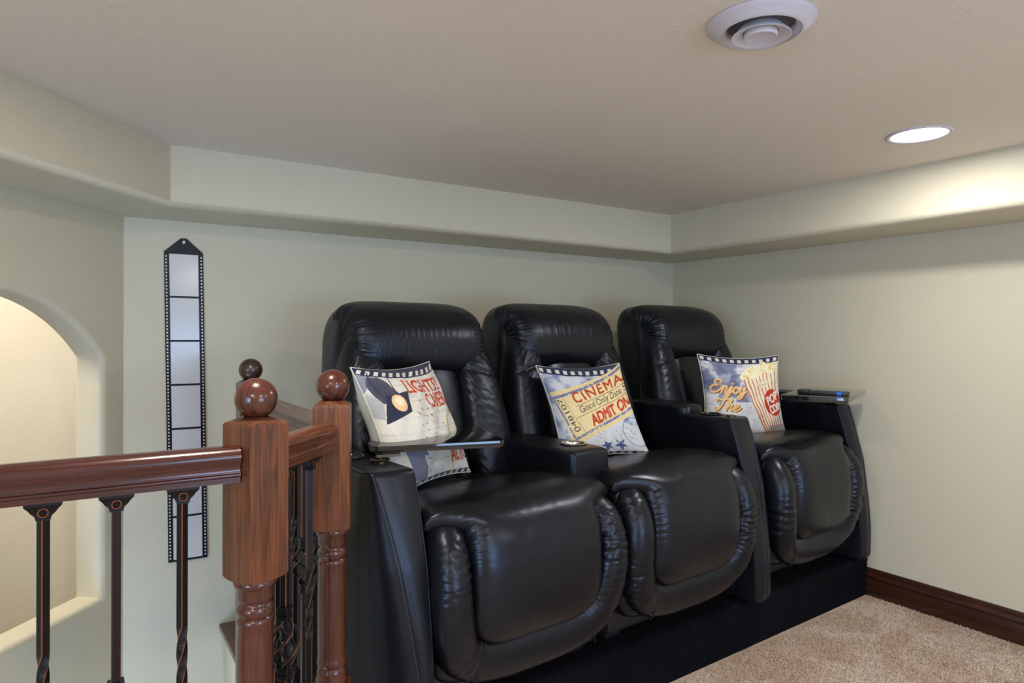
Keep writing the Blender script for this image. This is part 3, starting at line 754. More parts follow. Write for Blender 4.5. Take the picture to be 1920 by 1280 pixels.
V, F2 = join_np(parts); s_ = fast('stitching', V, F2, m_stitch, con); s_['kind'] = 'stuff'
# post that carries the console between the seats
box('console_post', -0.03, 0.03, 0.30, 0.45, -0.51, 0.01, m_black, con, bev=0.004)

# ------------------------------------------------------------------ pillows with prints
CN = 330
def lin(c): c = np.array(c, float)/255; return np.where(c <= 0.04045, c/12.92, ((c+0.055)/1.055)**2.4)
yy, xx = np.meshgrid((np.arange(CN)+0.5)/CN, (np.arange(CN)+0.5)/CN, indexing='ij')   # yy up
def vnoise(sx, sy, seed, octv=3):
    r = np.random.RandomState(seed); out = np.zeros((CN, CN)); amp = 1; tot = 0
    for o in range(octv):
        gx, gy = int(sx*2**o)+2, int(sy*2**o)+2; g = r.rand(gy, gx)
        fx_ = xx*(gx-1.001); fy_ = yy*(gy-1.001); ix = fx_.astype(int); iy = fy_.astype(int); tx_ = fx_-ix; ty_ = fy_-iy
        tx_ = tx_*tx_*(3-2*tx_); ty_ = ty_*ty_*(3-2*ty_)
        out += amp*((g[iy, ix]*(1-tx_)+g[iy, ix+1]*tx_)*(1-ty_)+(g[iy+1, ix]*(1-tx_)+g[iy+1, ix+1]*tx_)*ty_); tot += amp; amp *= 0.55
    return out/tot
def blend(C, mask, col): C[...] = C*(1-mask[..., None])+lin(col)*mask[..., None]
def poly_mask(pts):
    m = np.zeros((CN, CN), bool); P = np.array(pts, float); n_ = len(P); j = n_-1
    for i in range(n_):
        xi, yi = P[i]; xj, yj = P[j]
        if yi != yj:
            c = ((yi > yy) != (yj > yy)) & (xx < (xj-xi)*(yy-yi)/(yj-yi)+xi); m ^= c
        j = i
    return m.astype(float)
def line_mask(pts, w):
    m = np.zeros((CN, CN))
    for (x0, y0), (x1, y1) in zip(pts[:-1], pts[1:]):
        dx, dy = x1-x0, y1-y0; t = np.clip(((xx-x0)*dx+(yy-y0)*dy)/(dx*dx+dy*dy+1e-12), 0, 1)
        d = np.hypot(xx-x0-t*dx, yy-y0-t*dy); m = np.maximum(m, np.clip((w/2-d)*CN+0.5, 0, 1))
    return m
def ell(cx, cy, rx, ry, rot=0):
    c, s = math.cos(rot), math.sin(rot); X = (xx-cx)*c+(yy-cy)*s; Y = -(xx-cx)*s+(yy-cy)*c
    return np.clip((1-np.hypot(X/rx, Y/ry))*min(rx, ry)*CN+0.5, 0, 1)
def fatten(m, px):
    if px <= 0: return m
    out = m.copy(); k = int(math.ceil(px))
    for dy in range(-k, k+1):
        for dx in range(-k, k+1):
            d = math.hypot(dx, dy)
            if 0 < d <= px+0.5: out = np.maximum(out, np.roll(np.roll(m, dy, 0), dx, 1)*min(1, px+1-d))
    out[:, :4] = m[:, :4]; out[:, -4:] = np.maximum(m[:, -4:], out[:, -5:-4])
    return out
def smooth_path(pts, n_=7):
    P = [np.array(p, float) for p in pts]; P = [2*P[0]-P[1]]+P+[2*P[-1]-P[-2]]; out = []
    for i in range(1, len(P)-2):
        for q in range(n_):
            t = q/n_; a, b, c, d = P[i-1:i+3]; out.append(0.5*(2*b+(c-a)*t+(2*a-5*b+4*c-d)*t*t+(3*b-a-3*c+d)*t**3))
    return out+[P[-2]]
SCRIPT = {'E': (0.98, [[(0.95, 0.82), (0.78, 1.0), (0.48, 0.97), (0.40, 0.74), (0.64, 0.57)], [(0.64, 0.57), (0.30, 0.50), (0.14, 0.25), (0.30, 0.02), (0.62, 0.03), (0.92, 0.25)]]),
          'n': (0.66, [[(0.0, 0.30), (0.16, 0.55), (0.20, 0.42), (0.10, 0.0)], [(0.12, 0.2), (0.34, 0.55), (0.50, 0.48), (0.43, 0.10), (0.55, 0.0), (0.72, 0.2)]]),
          'j': (0.40, [[(0.0, 0.2), (0.27, 0.55), (0.14, -0.1), (-0.06, -0.42), (-0.20, -0.30), (0.05, -0.08), (0.42, 0.2)], [(0.32, 0.80), (0.34, 0.80)]]),
          'o': (0.56, [[(0.34, 0.52), (0.12, 0.45), (0.06, 0.18), (0.22, 0.0), (0.42, 0.16), (0.44, 0.42), (0.30, 0.53), (0.40, 0.40), (0.60, 0.42)]]),
          'y': (0.62, [[(0.0, 0.42), (0.10, 0.53), (0.08, 0.15), (0.20, 0.01), (0.40, 0.16), (0.52, 0.55)], [(0.52, 0.55), (0.36, -0.15), (0.12, -0.42), (-0.05, -0.30), (0.25, -0.05), (0.62, 0.18)]]),
          'T': (0.86, [[(-0.02, 0.72), (0.08, 0.95), (0.45, 0.90), (0.85, 1.0), (1.0, 0.90)], [(0.62, 0.92), (0.46, 0.35), (0.26, 0.02), (0.02, 0.05), (0.02, 0.22)]]),
          'h': (0.60, [[(0.0, 0.2), (0.28, 0.85), (0.25, 1.0), (0.15, 0.85), (0.04, 0.0)], [(0.08, 0.22), (0.28, 0.54), (0.42, 0.46), (0.36, 0.10), (0.47, 0.0), (0.62, 0.16)]]),
          'e': (0.60, [[(0.0, 0.16), (0.32, 0.34), (0.34, 0.50), (0.18, 0.52), (0.07, 0.25), (0.18, 0.01), (0.40, 0.05), (0.58, 0.24)]])}
def script_mask(txt, quad, w=0.03):
    tot = sum(SCRIPT[c][0] for c in txt); TL, TR, BR, BL = [np.array(q, float) for q in quad]; m = np.zeros((CN, CN)); x = 0
    for c in txt:
        adv, strokes = SCRIPT[c]
        for st in strokes:
            pts = smooth_path(st) if len(st) > 2 else st; pts = [((x+p[0])/tot, p[1]) for p in pts]
            m = np.maximum(m, line_mask([tuple((1-v)*((1-u)*BL+u*BR)+v*((1-u)*TL+u*TR)) for u, v in pts], w))
        x += adv
    return m
def text_mask(txt, quad, bold=0.0, shear=0.0, serif=False, spacing=1.0):
    """quad: TL, TR, BR, BL of the text box in print coordinates"""
    cu = bpy.data.curves.new('t', 'FONT'); cu.body = txt; cu.shear = shear; cu.resolution_u = 4; cu.space_character = spacing
    ob = link(bpy.data.objects.new('t', cu)); bpy.context.view_layer.update()
    me = bpy.data.meshes.new_from_object(ob.evaluated_get(bpy.context.evaluated_depsgraph_get()))
    me.calc_loop_triangles(); V = np.array([v.co[:2] for v in me.vertices]); T = np.array([t.vertices[:] for t in me.loop_triangles])
    bpy.data.objects.remove(ob); bpy.data.curves.remove(cu); bpy.data.meshes.remove(me)
    lo, hi = V.min(0), V.max(0); U_ = (V-lo)/(hi-lo)
    tris = [U_[t] for t in T]
    if serif:   # slab feet on the stems: thin bars at cap height and base line, cut to where the letters reach
        rows = []
        for yb in (0.0, 1.0):
            xs = np.sort(U_[np.abs(U_[:, 1]-yb) < 0.035][:, 0])
            if len(xs):
                grp = [[xs[0], xs[0]]]
                for q in xs[1:]:
                    if q-grp[-1][1] < 0.045: grp[-1][1] = q
                    else: grp.append([q, q])
                for a_, b_3 in grp:
                    a_ -= 0.012; b_3 += 0.012; y0_, y1_ = (0, 0.07) if yb == 0 else (0.93, 1.0)
                    rows += [np.array([(a_, y0_), (b_3, y0_), (b_3, y1_)]), np.array([(a_, y0_), (b_3, y1_), (a_, y1_)])]
        tris += rows
    TL, TR, BR, BL = [np.array(q, float) for q in quad]
    m = np.zeros((CN, CN)); SS = 2
    for t in tris:
        P = np.array([(1-y)*((1-x)*BL+x*BR)+y*((1-x)*TL+x*TR) for x, y in t])*CN
        x0_, y0_ = np.floor(P.min(0)).astype(int)-1; x1_, y1_ = np.ceil(P.max(0)).astype(int)+1
        x0_, y0_ = max(x0_, 0), max(y0_, 0); x1_, y1_ = min(x1_, CN), min(y1_, CN)
        if x1_ <= x0_ or y1_ <= y0_: continue
        acc = 0
        ar = (P[1, 0]-P[0, 0])*(P[2, 1]-P[0, 1])-(P[1, 1]-P[0, 1])*(P[2, 0]-P[0, 0])
        if abs(ar) < 1e-9: continue
        for oy in (0.25, 0.75):
            for ox in (0.25, 0.75):
                gy, gx = np.meshgrid(np.arange(y0_, y1_)+oy, np.arange(x0_, x1_)+ox, indexing='ij'); ins = True
                for k_ in range(3):
                    a_, b_3 = P[k_], P[(k_+1) % 3]; e = ((b_3[0]-a_[0])*(gy-a_[1])-(b_3[1]-a_[1])*(gx-a_[0]))*np.sign(ar); ins = ins & (e >= -1e-6)
                acc = acc+ins*0.25
        m[y0_:y1_, x0_:x1_] += acc
    m = np.clip(m, 0, 1)
    return fatten(m, bold)
NAVY = (38, 44, 72); CREAM = (214, 210, 198); RED = (176, 62, 36)
def base_cloth(seed, tint=CREAM):
    C = np.zeros((CN, CN, 3)); C[...] = lin(tint); n_ = vnoise(14, 14, seed, 4)
    blend(C, np.clip((n_-0.55)*2.2, 0, 0.5), (176, 178, 190)); return C
def film_border(C, y0, y1, n_=13, slant=0.0):
    blend(C, ((yy > y0) & (yy < y1)).astype(float), NAVY)
    for i in range(n_):
        x0 = (i+0.25)/n_; blend(C, poly_mask([(x0, y0+(y1-y0)*0.2), (x0+0.5/n_, y0+(y1-y0)*0.2), (x0+0.5/n_+slant, y1-(y1-y0)*0.2), (x0+slant, y1-(y1-y0)*0.2)])*0.95, CREAM)
def star_mask(cx, cy, r, rot=0.3):
    return poly_mask([(cx+(r if i % 2 == 0 else r*0.4)*math.cos(rot+i*PI/5+PI/2), cy+(r if i % 2 == 0 else r*0.4)*math.sin(rot+i*PI/5+PI/2)) for i in range(10)])
def splatter(C, x0, x1, y0, y1, n_, seed, col=NAVY, rmax=0.008):
    r = np.random.RandomState(seed)
    for i in range(n_): blend(C, ell(r.uniform(x0, x1), r.uniform(y0, y1), r.uniform(0.002, rmax), r.uniform(0.002, rmax))*0.8, col)
def worn(m, seed, amt=0.62, sc_=60): return m*(vnoise(sc_, sc_, seed, 2) < amt)

# print 1: stage lamp, LIGHTS! CAMERA! ACTION!
A1 = base_cloth(1)
for y_ in (0.88, 0.74, 0.6, 0.47, 0.33, 0.19): blend(A1, line_mask([(0, y_), (1, y_+0.015)], 0.004)*0.6, (120, 120, 130))
blend(A1, poly_mask([(0, 1), (0.2, 1), (0.13, 0.9), (0.0, 0.78)])*0.75, (96, 104, 132))
film_border(A1, 0.945, 1.0, 12, 0.03); film_border(A1, 0.0, 0.05, 12, 0.03)
blend(A1, poly_mask([(0.03, 0.80), (0.17, 0.74), (0.12, 0.60), (0.0, 0.60), (0.0, 0.72)])*0.8, (168, 172, 180))
for i in range(9): blend(A1, line_mask([(0.01, 0.62+i*0.018), (0.15, 0.60+i*0.017)], 0.003)*0.6, (90, 92, 100))
blend(A1, poly_mask([(0.06, 0.86), (0.10, 0.93), (0.21, 0.945), (0.31, 0.90), (0.40, 0.80), (0.24, 0.75), (0.16, 0.72), (0.09, 0.78)]), (74, 76, 92))
for i in range(6): blend(A1, line_mask([(0.12+i*0.03, 0.93-i*0.012), (0.13+i*0.028, 0.79-i*0.012)], 0.009)*0.8, (46, 48, 62))
blend(A1, line_mask([(0.13, 0.97), (0.12, 0.88), (0.18, 0.76)], 0.014), (52, 54, 70)); blend(A1, line_mask([(0.32, 0.96), (0.34, 0.90), (0.37, 0.80)], 0.012), (52, 54, 70))
blend(A1, poly_mask([(0.21, 0.79), (0.51, 0.84), (0.46, 0.66), (0.12, 0.56)]), (48, 50, 70))
blend(A1, poly_mask([(0.12, 0.56), (0.46, 0.66), (0.80, 0.42), (0.62, 0.36), (0.18, 0.44)])*0.55, (226, 224, 216))
blend(A1, ell(0.345, 0.735, 0.085, 0.072), (232, 196, 150)); blend(A1, ell(0.35, 0.75, 0.05, 0.04), (240, 222, 190))
blend(A1, poly_mask([(0.22, 0.38), (0.45, 0.36), (0.47, 0.28), (0.40, 0.04), (0.26, 0.06)])*0.85, (84, 92, 122))
blend(A1, poly_mask([(0.42, 0.28), (0.52, 0.25), (0.50, 0.08), (0.42, 0.10)]), (196, 198, 196)); splatter(A1, 0.42, 0.52, 0.08, 0.27, 24, 5)
splatter(A1, 0.5, 0.9, 0.35, 0.75, 70, 6); splatter(A1, 0.5, 0.7, 0.6, 0.7, 6, 9, NAVY, 0.014)
blend(A1, line_mask([(0.99, 0.60), (0.90, 0.56), (0.86, 0.45), (0.80, 0.25), (0.74, 0.0)], 0.022)*0.85, (188, 168, 88)); blend(A1, line_mask([(0.80, 0.25), (0.93, 0.27)], 0.016)*0.8, (188, 168, 88))
for txt, quad in (('LIGHTS!', [(0.46, 0.925), (0.95, 0.905), (0.965, 0.80), (0.52, 0.82)]), ('CAMERA!', [(0.68, 0.79), (1.06, 0.78), (1.05, 0.66), (0.73, 0.67)]), ('ACTION!', [(0.80, 0.29), (1.12, 0.28), (1.10, 0.155), (0.77, 0.14)])):
    blend(A1, worn(text_mask(txt, quad, bold=1.0, serif=True), 3, 0.90), (188, 62, 30))
# print 2: cinema ticket
A2 = base_cloth(2, (196, 200, 206))
blend(A2, np.clip((vnoise(9, 9, 21, 4)-0.45)*3, 0, 0.8), (92, 104, 150))
blend(A2, poly_mask([(0.2, 0), (1, 0), (1, 0.3), (0.8, 0.42), (0.3, 0.22)])*0.75, (208, 208, 204))
film_border(A2, 0.93, 1.0, 11); film_border(A2, 0.0, 0.035, 11, 0.02)
rotp = lambda pts: pts
blend(A2, poly_mask([(0.03, 0.72), (0.72, 0.92), (1.0, 1.0), (1.0, 0.47), (0.25, 0.19), (0.17, 0.24)]), (222, 200, 146))
rag = vnoise(40, 40, 31, 2)*0.02
bl = np.maximum.reduce([line_mask([(0.06, 0.665), (0.99, 0.965)], 0.026), line_mask([(0.06, 0.665), (0.22, 0.245)], 0.026), line_mask([(0.22, 0.245), (0.99, 0.525)], 0.026)])
blend(A2, worn(bl, 41, 0.66, 50), (112, 118, 158))
blend(A2, poly_mask([(0.10, 0.655), (1.0, 0.945), (1.0, 0.545), (0.235, 0.275)])*0.5, (226, 206, 156))
blend(A2, worn(text_mask('CINEMA', [(0.29, 0.735), (0.99, 0.925), (1.0, 0.83), (0.325, 0.625)], bold=1.2, spacing=1.2), 12, 0.84, 40), RED)
blend(A2, text_mask('Good Only Date Sold', [(0.355, 0.595), (1.12, 0.84), (1.13, 0.745), (0.375, 0.50)]), (44, 44, 52))
blend(A2, worn(text_mask('ADMIT ONE', [(0.465, 0.495), (1.07, 0.705), (1.07, 0.59), (0.475, 0.37)], bold=1.8), 13, 0.82, 40), (190, 56, 32))
blend(A2, text_mask('048107', [(0.105, 0.635), (0.265, 0.305), (0.315, 0.335), (0.155, 0.665)][::1] if False else [(0.235, 0.315), (0.095, 0.655), (0.155, 0.68), (0.305, 0.34)]), (44, 44, 52))
for l_ in ([(0.33, 0.60), (0.99, 0.805)], [(0.29, 0.47), (1.0, 0.70)], [(0.175, 0.70), (0.345, 0.31)]): blend(A2, line_mask(l_, 0.005), (50, 50, 56))
for q in ((0.56, 0.125, 0.075, 0.2), (0.72, 0.125, 0.085, 0.5)): blend(A2, worn(star_mask(*q), 52, 0.72, 50), (72, 84, 130))
cm = ell(0.95, 0.26, 0.15, 0.17)-ell(0.95, 0.26, 0.143, 0.163); blend(A2, np.clip(cm, 0, 1), (72, 84, 130))
blend(A2, worn(text_mask('STAR', [(0.86, 0.33), (1.0, 0.33), (1.0, 0.24), (0.86, 0.24)], bold=1), 55, 0.6, 60)*0.0, NAVY)
splatter(A2, 0.4, 0.95, 0.18, 0.36, 60, 61, (80, 88, 130))
# print 3: popcorn
A3 = base_cloth(3, (212, 212, 210))
nb3 = vnoise(7, 7, 71, 4)
blend(A3, np.clip((nb3-0.36)*5, 0, 0.85)*(xx < 0.62)*(yy > 0.45)*np.clip((0.66-xx)*8, 0, 1), (100, 108, 140))
blend(A3, star_mask(0.30, 0.66, 0.34, 0.25)*0.55, (84, 92, 126))
for y_ in (0.90, 0.84, 0.70, 0.42): blend(A3, line_mask([(0.0, y_), (0.55, y_+0.01)], 0.005)*0.6, (60, 66, 96))
film_border(A3, 0.94, 1.0, 11)
blend(A3, poly_mask([(0.50, 0.76), (0.96, 0.85), (0.985, 0.0), (0.76, 0.03)]), (226, 216, 190))
for i in range(9):
    t = i/8.5; x0 = 0.515+0.45*t; y0 = 0.76+0.09*t; x1 = 0.77+0.20*t; blend(A3, line_mask([(x0, y0), (x1, 0.02)], 0.017 if i < 2 else 0.012), (192, 122, 72) if i % 2 else (194, 98, 58))
pc = np.zeros((CN, CN)); r3 = np.random.RandomState(5)
for i in range(150):
    t = r3.rand(); cx = 0.50+0.47*t; cy = 0.75+0.10*t+r3.rand()*0.13*math.sin(PI*(0.15+0.7*t)); rr_ = r3.uniform(0.014, 0.028)
    blend(A3, ell(cx, cy, rr_, rr_*0.9), (236, 228, 190) if r3.rand() < 0.7 else (222, 204, 140)); blend(A3, ell(cx+0.006, cy-0.006, rr_*0.3, rr_*0.3)*0.7, (204, 176, 96))
blend(A3, poly_mask([(0.71, 0.705), (0.845, 0.735), (0.845, 0.665), (0.715, 0.63)]), (226, 218, 186)); blend(A3, text_mask('fresh', [(0.722, 0.70), (0.835, 0.725), (0.835, 0.675), (0.725, 0.645)]), (168, 158, 120))
blend(A3, ell(0.885, 0.455, 0.115, 0.165, 0.1), (182, 58, 34))
for txt, quad in (('POP', [(0.795, 0.515), (0.945, 0.60), (0.965, 0.50), (0.825, 0.42)]), ('CORN', [(0.825, 0.405), (1.0, 0.475), (1.0, 0.385), (0.85, 0.31)])): blend(A3, text_mask(txt, quad, bold=1.0), (236, 230, 214))
for dx, col in ((0.012, (150, 82, 50)), (0, (226, 188, 128))):
    for txt, quad in (('Enjoy', [(0.10, 0.735), (0.57, 0.715), (0.53, 0.56), (0.05, 0.575)]), ('The', [(0.16, 0.505), (0.49, 0.485), (0.44, 0.345), (0.11, 0.36)])):
        blend(A3, script_mask(txt, [(a+dx, b-dx*0.9) for a, b in quad], 0.023), col)
blend(A3, poly_mask([(0.80, 0.16), (1.0, 0.20), (1.0, 0.0), (0.77, 0.02)])*0.55, (110, 112, 110))
splatter(A3, 0.45, 0.75, 0.05, 0.4, 40, 77)

def pillow(name, C, cu_, cv_, cz_, rx, ry, rz, size, label, par=(0, 0), thick=0.068, tback=0.075):
    Rm = Matrix.Rotation(RA, 3, 'Z') @ Matrix.Rotation(rz, 3, 'Z') @ Matrix.Rotation(rx, 3, 'X') @ Matrix.Rotation(ry, 3, 'Y')
    root = empty(name); root.matrix_world = Matrix.Translation(rowpt(cu_, cv_, cz_)) @ Rm.to_4x4()
    tag(root, label, 'pillow', 'cinema throw pillows')
    def surf(n_, sgn_):
        g = np.linspace(-1, 1, n_); A, B = np.meshgrid(g, g, indexing='ij')   # A = x , B = z
        inn = 0.10
        X = A*(1-inn*(1-B**2)); Z = B*(1-inn*(1-A**2))
        E = np.clip((1-np.abs(A)**2.6)*(1-np.abs(B)**2.6), 0, 1)**0.55
        soft = 0.0035*np.sin(A*7+B*3)*np.sin(B*6-1)+0.0025*np.sin(A*15-B*9)
        edge = np.exp(-((1-np.maximum(np.abs(A), np.abs(B)))/0.10)**2)
        Y = sgn_*(-1)*((thick if sgn_ > 0 else tback)*E+soft*E+0.002*edge*np.sin(40*(A+B))*E)
        V = np.stack([X*size/2, Y, Z*size/2], 2).reshape(-1, 3)
        idx = np.arange(n_*n_).reshape(n_, n_)
        Fq = np.stack([idx[:-1, :-1].ravel(), idx[1:, :-1].ravel(), idx[1:, 1:].ravel(), idx[:-1, 1:].ravel()], 1)
        if sgn_ < 0: Fq = Fq[:, ::-1]
        return V, Fq, A, B
    n_ = 300
    V, Fq, A, B = surf(n_, 1)
    o = fast('printed_cover', V, Fq, m_print, root)
    me = o.data; at = me.color_attributes.new('print', 'FLOAT_COLOR', 'POINT')
    Eb_ = np.clip((1-np.abs(A)**2.6)*(1-np.abs(B)**2.6), 0, 1)**0.55; A = A+2*par[0]*Eb_; B = B+2*par[1]*Eb_
    ix = np.clip(((A+1)/2*CN).astype(int), 0, CN-1); iy = np.clip(((B+1)/2*CN).astype(int), 0, CN-1)
    col = np.ones((n_*n_, 4), np.float32); col[:, :3] = C[iy, ix].reshape(-1, 3); at.data.foreach_set('color', col.ravel())
    V, Fq, _, _ = surf(60, -1); fast('back_cover', V, Fq, m_cloth_back, root)
    g = np.linspace(-1, 1, 40); inn = 0.10; hs = size/2; e_ = (1-inn*(1-g**2))
    path = np.concatenate([np.column_stack([g, 0*g, e_])[:-1], np.column_stack([e_, 0*g, -g])[:-1], np.column_stack([-g, 0*g, -e_])[:-1], np.column_stack([-e_, 0*g, g])])*hs
    V, F2 = tube_np(path, 0.0025, 6); fast('edge_seam', V, F2, m_cloth_back, root)
    return root
R_ = math.radians
pillow('throw_pillow', A1, 0.300, 0.388, 0.943, R_(-24.3), R_(-0.7), R_(25.0), 0.405, 'square pillow printed LIGHTS! CAMERA! ACTION! with a stage lamp', (0.17, 0.10), tback=0.10)
pillow('throw_pillow', A2, 1.117, 0.428, 0.927, R_(-29.1), R_(-0.5), R_(-9.4), 0.405, 'square pillow printed with a yellow CINEMA ADMIT ONE ticket', (0.15, 0.12))
pillow('throw_pillow', A3, 2.042, 0.381, 0.936, R_(-14.3), R_(0.9), R_(-31.2), 0.405, 'square pillow printed Enjoy The with a striped popcorn bag', (0.06, 0.06))

# ------------------------------------------------------------------ remote control on the right tray
tcx, tcy = 2.19, 0.055; tr = math.radians(18)
lx_, ly_ = -0.150, -0.018
ru = tcx+lx_*math.cos(tr)-ly_*math.sin(tr); rv_ = tcy+lx_*math.sin(tr)+ly_*math.cos(tr)
rem = empty('remote_control', rowpt(ru, rv_, 0.973), RA+tr); tag(rem, 'slim black remote control lying on the right recliner\'s tray', 'remote')
bm = bmesh.new(); bbox(bm, -0.024, 0.024, -0.10, 0.10, 0.0015, 0.016, 0.004, 3); bbox(bm, -0.024, 0.024, 0.055, 0.10, 0.0005, 0.019, 0.004, 3); bm_obj('remote_body', bm, m_black, rem, smooth=True)
bm = bmesh.new(); bbox(bm, -0.0246, 0.0246, -0.074, -0.056, 0.003, 0.0145); bm_obj('blue_band', bm, m_blue, rem)
for i in range(13):
    for j in range(4):
        y_ = 0.085-i*0.0145; x_ = -0.0165+j*0.011; z_ = 0.019 if y_ > 0.055 else 0.016
        bm = bmesh.new(); bbox(bm, x_-0.0037, x_+0.0037, y_-0.0045, y_+0.0045, z_-0.001, z_+0.0025, 0.001, 1)
        bm_obj('button', bm, m_green if i > 10 and j > 1 else m_btn, rem)

# ------------------------------------------------------------------ film strip wall hanging
fs = empty('film_strip_hanging', (0.367, YB-0.004, 0.31)); tag(fs, 'long black film strip decoration with seven clear frames hanging on the wall', 'wall decoration')
FH = 1.243; FW = 0.143
def fx_(z): return -0.0085+0.0185*(1-z/FH)*1.0-0.004  # slow sideways drift
def fy_(x, z): return -0.0015-0.004*math.sin(z*3.1)-0.006*max(0, 1-z/0.25)*(0.5+x/FW)
nzf = 60; bm = bmesh.new()
def strip(bm, x0, x1, z0, z1, n_=None, dy=0.0, th_=0.0012):
    n_ = n_ or max(1, int((z1-z0)/0.03)); rows = []
    for i in range(n_+1):
        z = z0+(z1-z0)*i/n_
        rows.append([bm.verts.new((x+fx_(z), fy_(x, z)+dy+q, z)) for x, q in ((x0, 0), (x1, 0), (x1, -th_), (x0, -th_))])
    for A, B in zip(rows[:-1], rows[1:]):
        for i in range(4): bm.faces.new((A[i], A[(i+1) % 4], B[(i+1) % 4], B[i]))
    bm.faces.new(rows[0]); bm.faces.new(rows[-1][::-1])
hwf = FW/2; zfr = [0.012]
bar = 0.008; ph = (FH-0.004-0.012)/7
edge_w = 0.0185
strip(bm, -hwf, -hwf+edge_w, 0, FH); strip(bm, hwf-edge_w, hwf, 0, FH)
for i in range(8):
    z = 0.0 + i*(FH-bar)/7; strip(bm, -hwf+edge_w, hwf-edge_w, z, z+bar, 1)
# pointed top tab with a hanging hole
top = [(-hwf, FH), (hwf, FH), (hwf*0.30, FH+0.046), (0.010, FH+0.057), (-0.010, FH+0.057), (-hwf*0.30, FH+0.046)]
hr = 0.006; hcn = (0.0, FH+0.040); K = 24
fr_ = []; hl = []
for k in range(K):
    a = 2*PI*k/K; hl.append((hcn[0]+hr*math.cos(a), hcn[1]+hr*1.3*math.sin(a)))
    d_ = Vector((math.cos(a), math.sin(a))); best = 1e9
    for i in range(len(top)):
        p = Vector(top[i]); q = Vector(top[(i+1) % len(top)]); e = q-p; den = d_.x*e.y-d_.y*e.x
        if abs(den) < 1e-9: continue
        w_ = p-Vector(hcn); t = (w_.x*e.y-w_.y*e.x)/den; s_2 = (w_.x*d_.y-w_.y*d_.x)/den
        if t > 0 and -1e-6 <= s_2 <= 1+1e-6: best = min(best, t)
    fr_.append((hcn[0]+d_.x*best, hcn[1]+d_.y*best))
def P3(p, q=0): return bm.verts.new((p[0]+fx_(FH), fy_(0, FH)+q, p[1]))
o0 = [P3(p) for p in fr_]; o1 = [P3(p, -0.0012) for p in fr_]; h0 = [P3(p) for p in hl]; h1 = [P3(p, -0.0012) for p in hl]
for k in range(K):
    j = (k+1) % K
    bm.faces.new((o0[k], o0[j], h0[j], h0[k])); bm.faces.new((o1[k], h1[k], h1[j], o1[j])); bm.faces.new((o0[k], o1[k], o1[j], o0[j])); bm.faces.new((h0[k], h0[j], h1[j], h1[k]))
# fill the two lower tab corners the fan cannot reach
for s in (-1, 1):
    a1 = bm.verts.new((s*hwf+fx_(FH), fy_(0, FH), FH)); 
bm_obj('film_border', bm, m_film, fs)
bm = bmesh.new()
def tri(bm, pts, q=0.0, t=0.0011):
    a = [bm.verts.new((x+fx_(FH), fy_(0, FH)+q, z)) for x, z in pts]; b = [bm.verts.new((x+fx_(FH), fy_(0, FH)+q-t, z)) for x, z in pts]
    bm.faces.new(a); bm.faces.new(b[::-1])
    for i in range(len(a)): bm.faces.new((a[i], a[(i+1) % len(a)], b[(i+1) % len(a)], b[i]))
tri(bm, [(-hwf, FH), (-hwf*0.30, FH+0.046), (-0.012, FH+0.020), (-0.012, FH-0.004)]); tri(bm, [(hwf, FH), (0.012, FH-0.004), (0.012, FH+0.020), (hwf*0.30, FH+0.046)])
bm_obj('hanging_tab', bm, m_film, fs)
for i in range(7):
    z = bar+i*(FH-bar)/7; bm = bmesh.new(); strip(bm, -hwf+edge_w, hwf-edge_w, z, z+(FH-bar)/7-bar, 6, dy=0.0003, th_=0.0008); bm_obj('film_frame', bm, m_pane, fs, smooth=True)
bm = bmesh.new(); np_ = 92
for s in (-1, 1):
    for i in range(np_):
        z = 0.012+i*(FH-0.02)/np_; strip(bm, s*(hwf-0.0075)-0.0028, s*(hwf-0.0075)+0.0028, z, z+0.0062, 1, dy=-0.0009, th_=0.0006)
o = bm_obj('perforations', bm, m_pane, fs); o['kind'] = 'stuff'
bm = bmesh.new(); lathe(bm, [(0.0, 0.0), (0.003, 0.0), (0.003, 0.012), (0.0045, 0.013), (0, 0.015)], 0, 0, 12, cap=False)
o = bm_obj('hook', bm, m_steel, fs, smooth=True); o.rotation_euler = (PI/2, 0, 0); o.location = (fx_(FH), 0.003, FH+0.043)

# ------------------------------------------------------------------ ceiling fixtures
vt = empty('ceiling_vent', (1.231, 0.92, ZC)); tag(vt, 'round white ceiling air diffuser with nested cones', 'vent')
def vring(prof): bm = bmesh.new(); lathe(bm, prof, 0, 0, 64, cap=False); return bm
bm_obj('outer_ring', vring([(0.110, 0.0), (0.1125, -0.003), (0.112, -0.006), (0.104, -0.010), (0.094, -0.019), (0.087, -0.024), (0.083, -0.0245), (0.081, -0.018), (0.079, -0.0165), (0.073, -0.0165), (0.071, -0.014), (0.070, -0.004)]), m_white, vt, smooth=True, sharp=60)
bm_obj('duct_collar', vring([(0.071, -0.0035), (0.0, -0.0035)]), m_duct, vt)
bm_obj('middle_cone', vring([(0.040, -0.006), (0.046, -0.014), (0.055, -0.024), (0.0605, -0.029), (0.0620, -0.032), (0.060, -0.033), (0.054, -0.030), (0.044, -0.0255), (0.036, -0.022)]), m_white, vt, smooth=True, sharp=60)
bm_obj('center_cap', vring([(0.034, -0.012), (0.0350, -0.028), (0.0352, -0.032), (0.033, -0.0345), (0.028, -0.0335), (0.02, -0.0325), (0.0, -0.032)]), m_white, vt, smooth=True, sharp=50)
bm_obj('damper', vring([(0.055, -0.005), (0.055, -0.012), (0.0, -0.012)]), m_duct, vt, smooth=True, sharp=40)
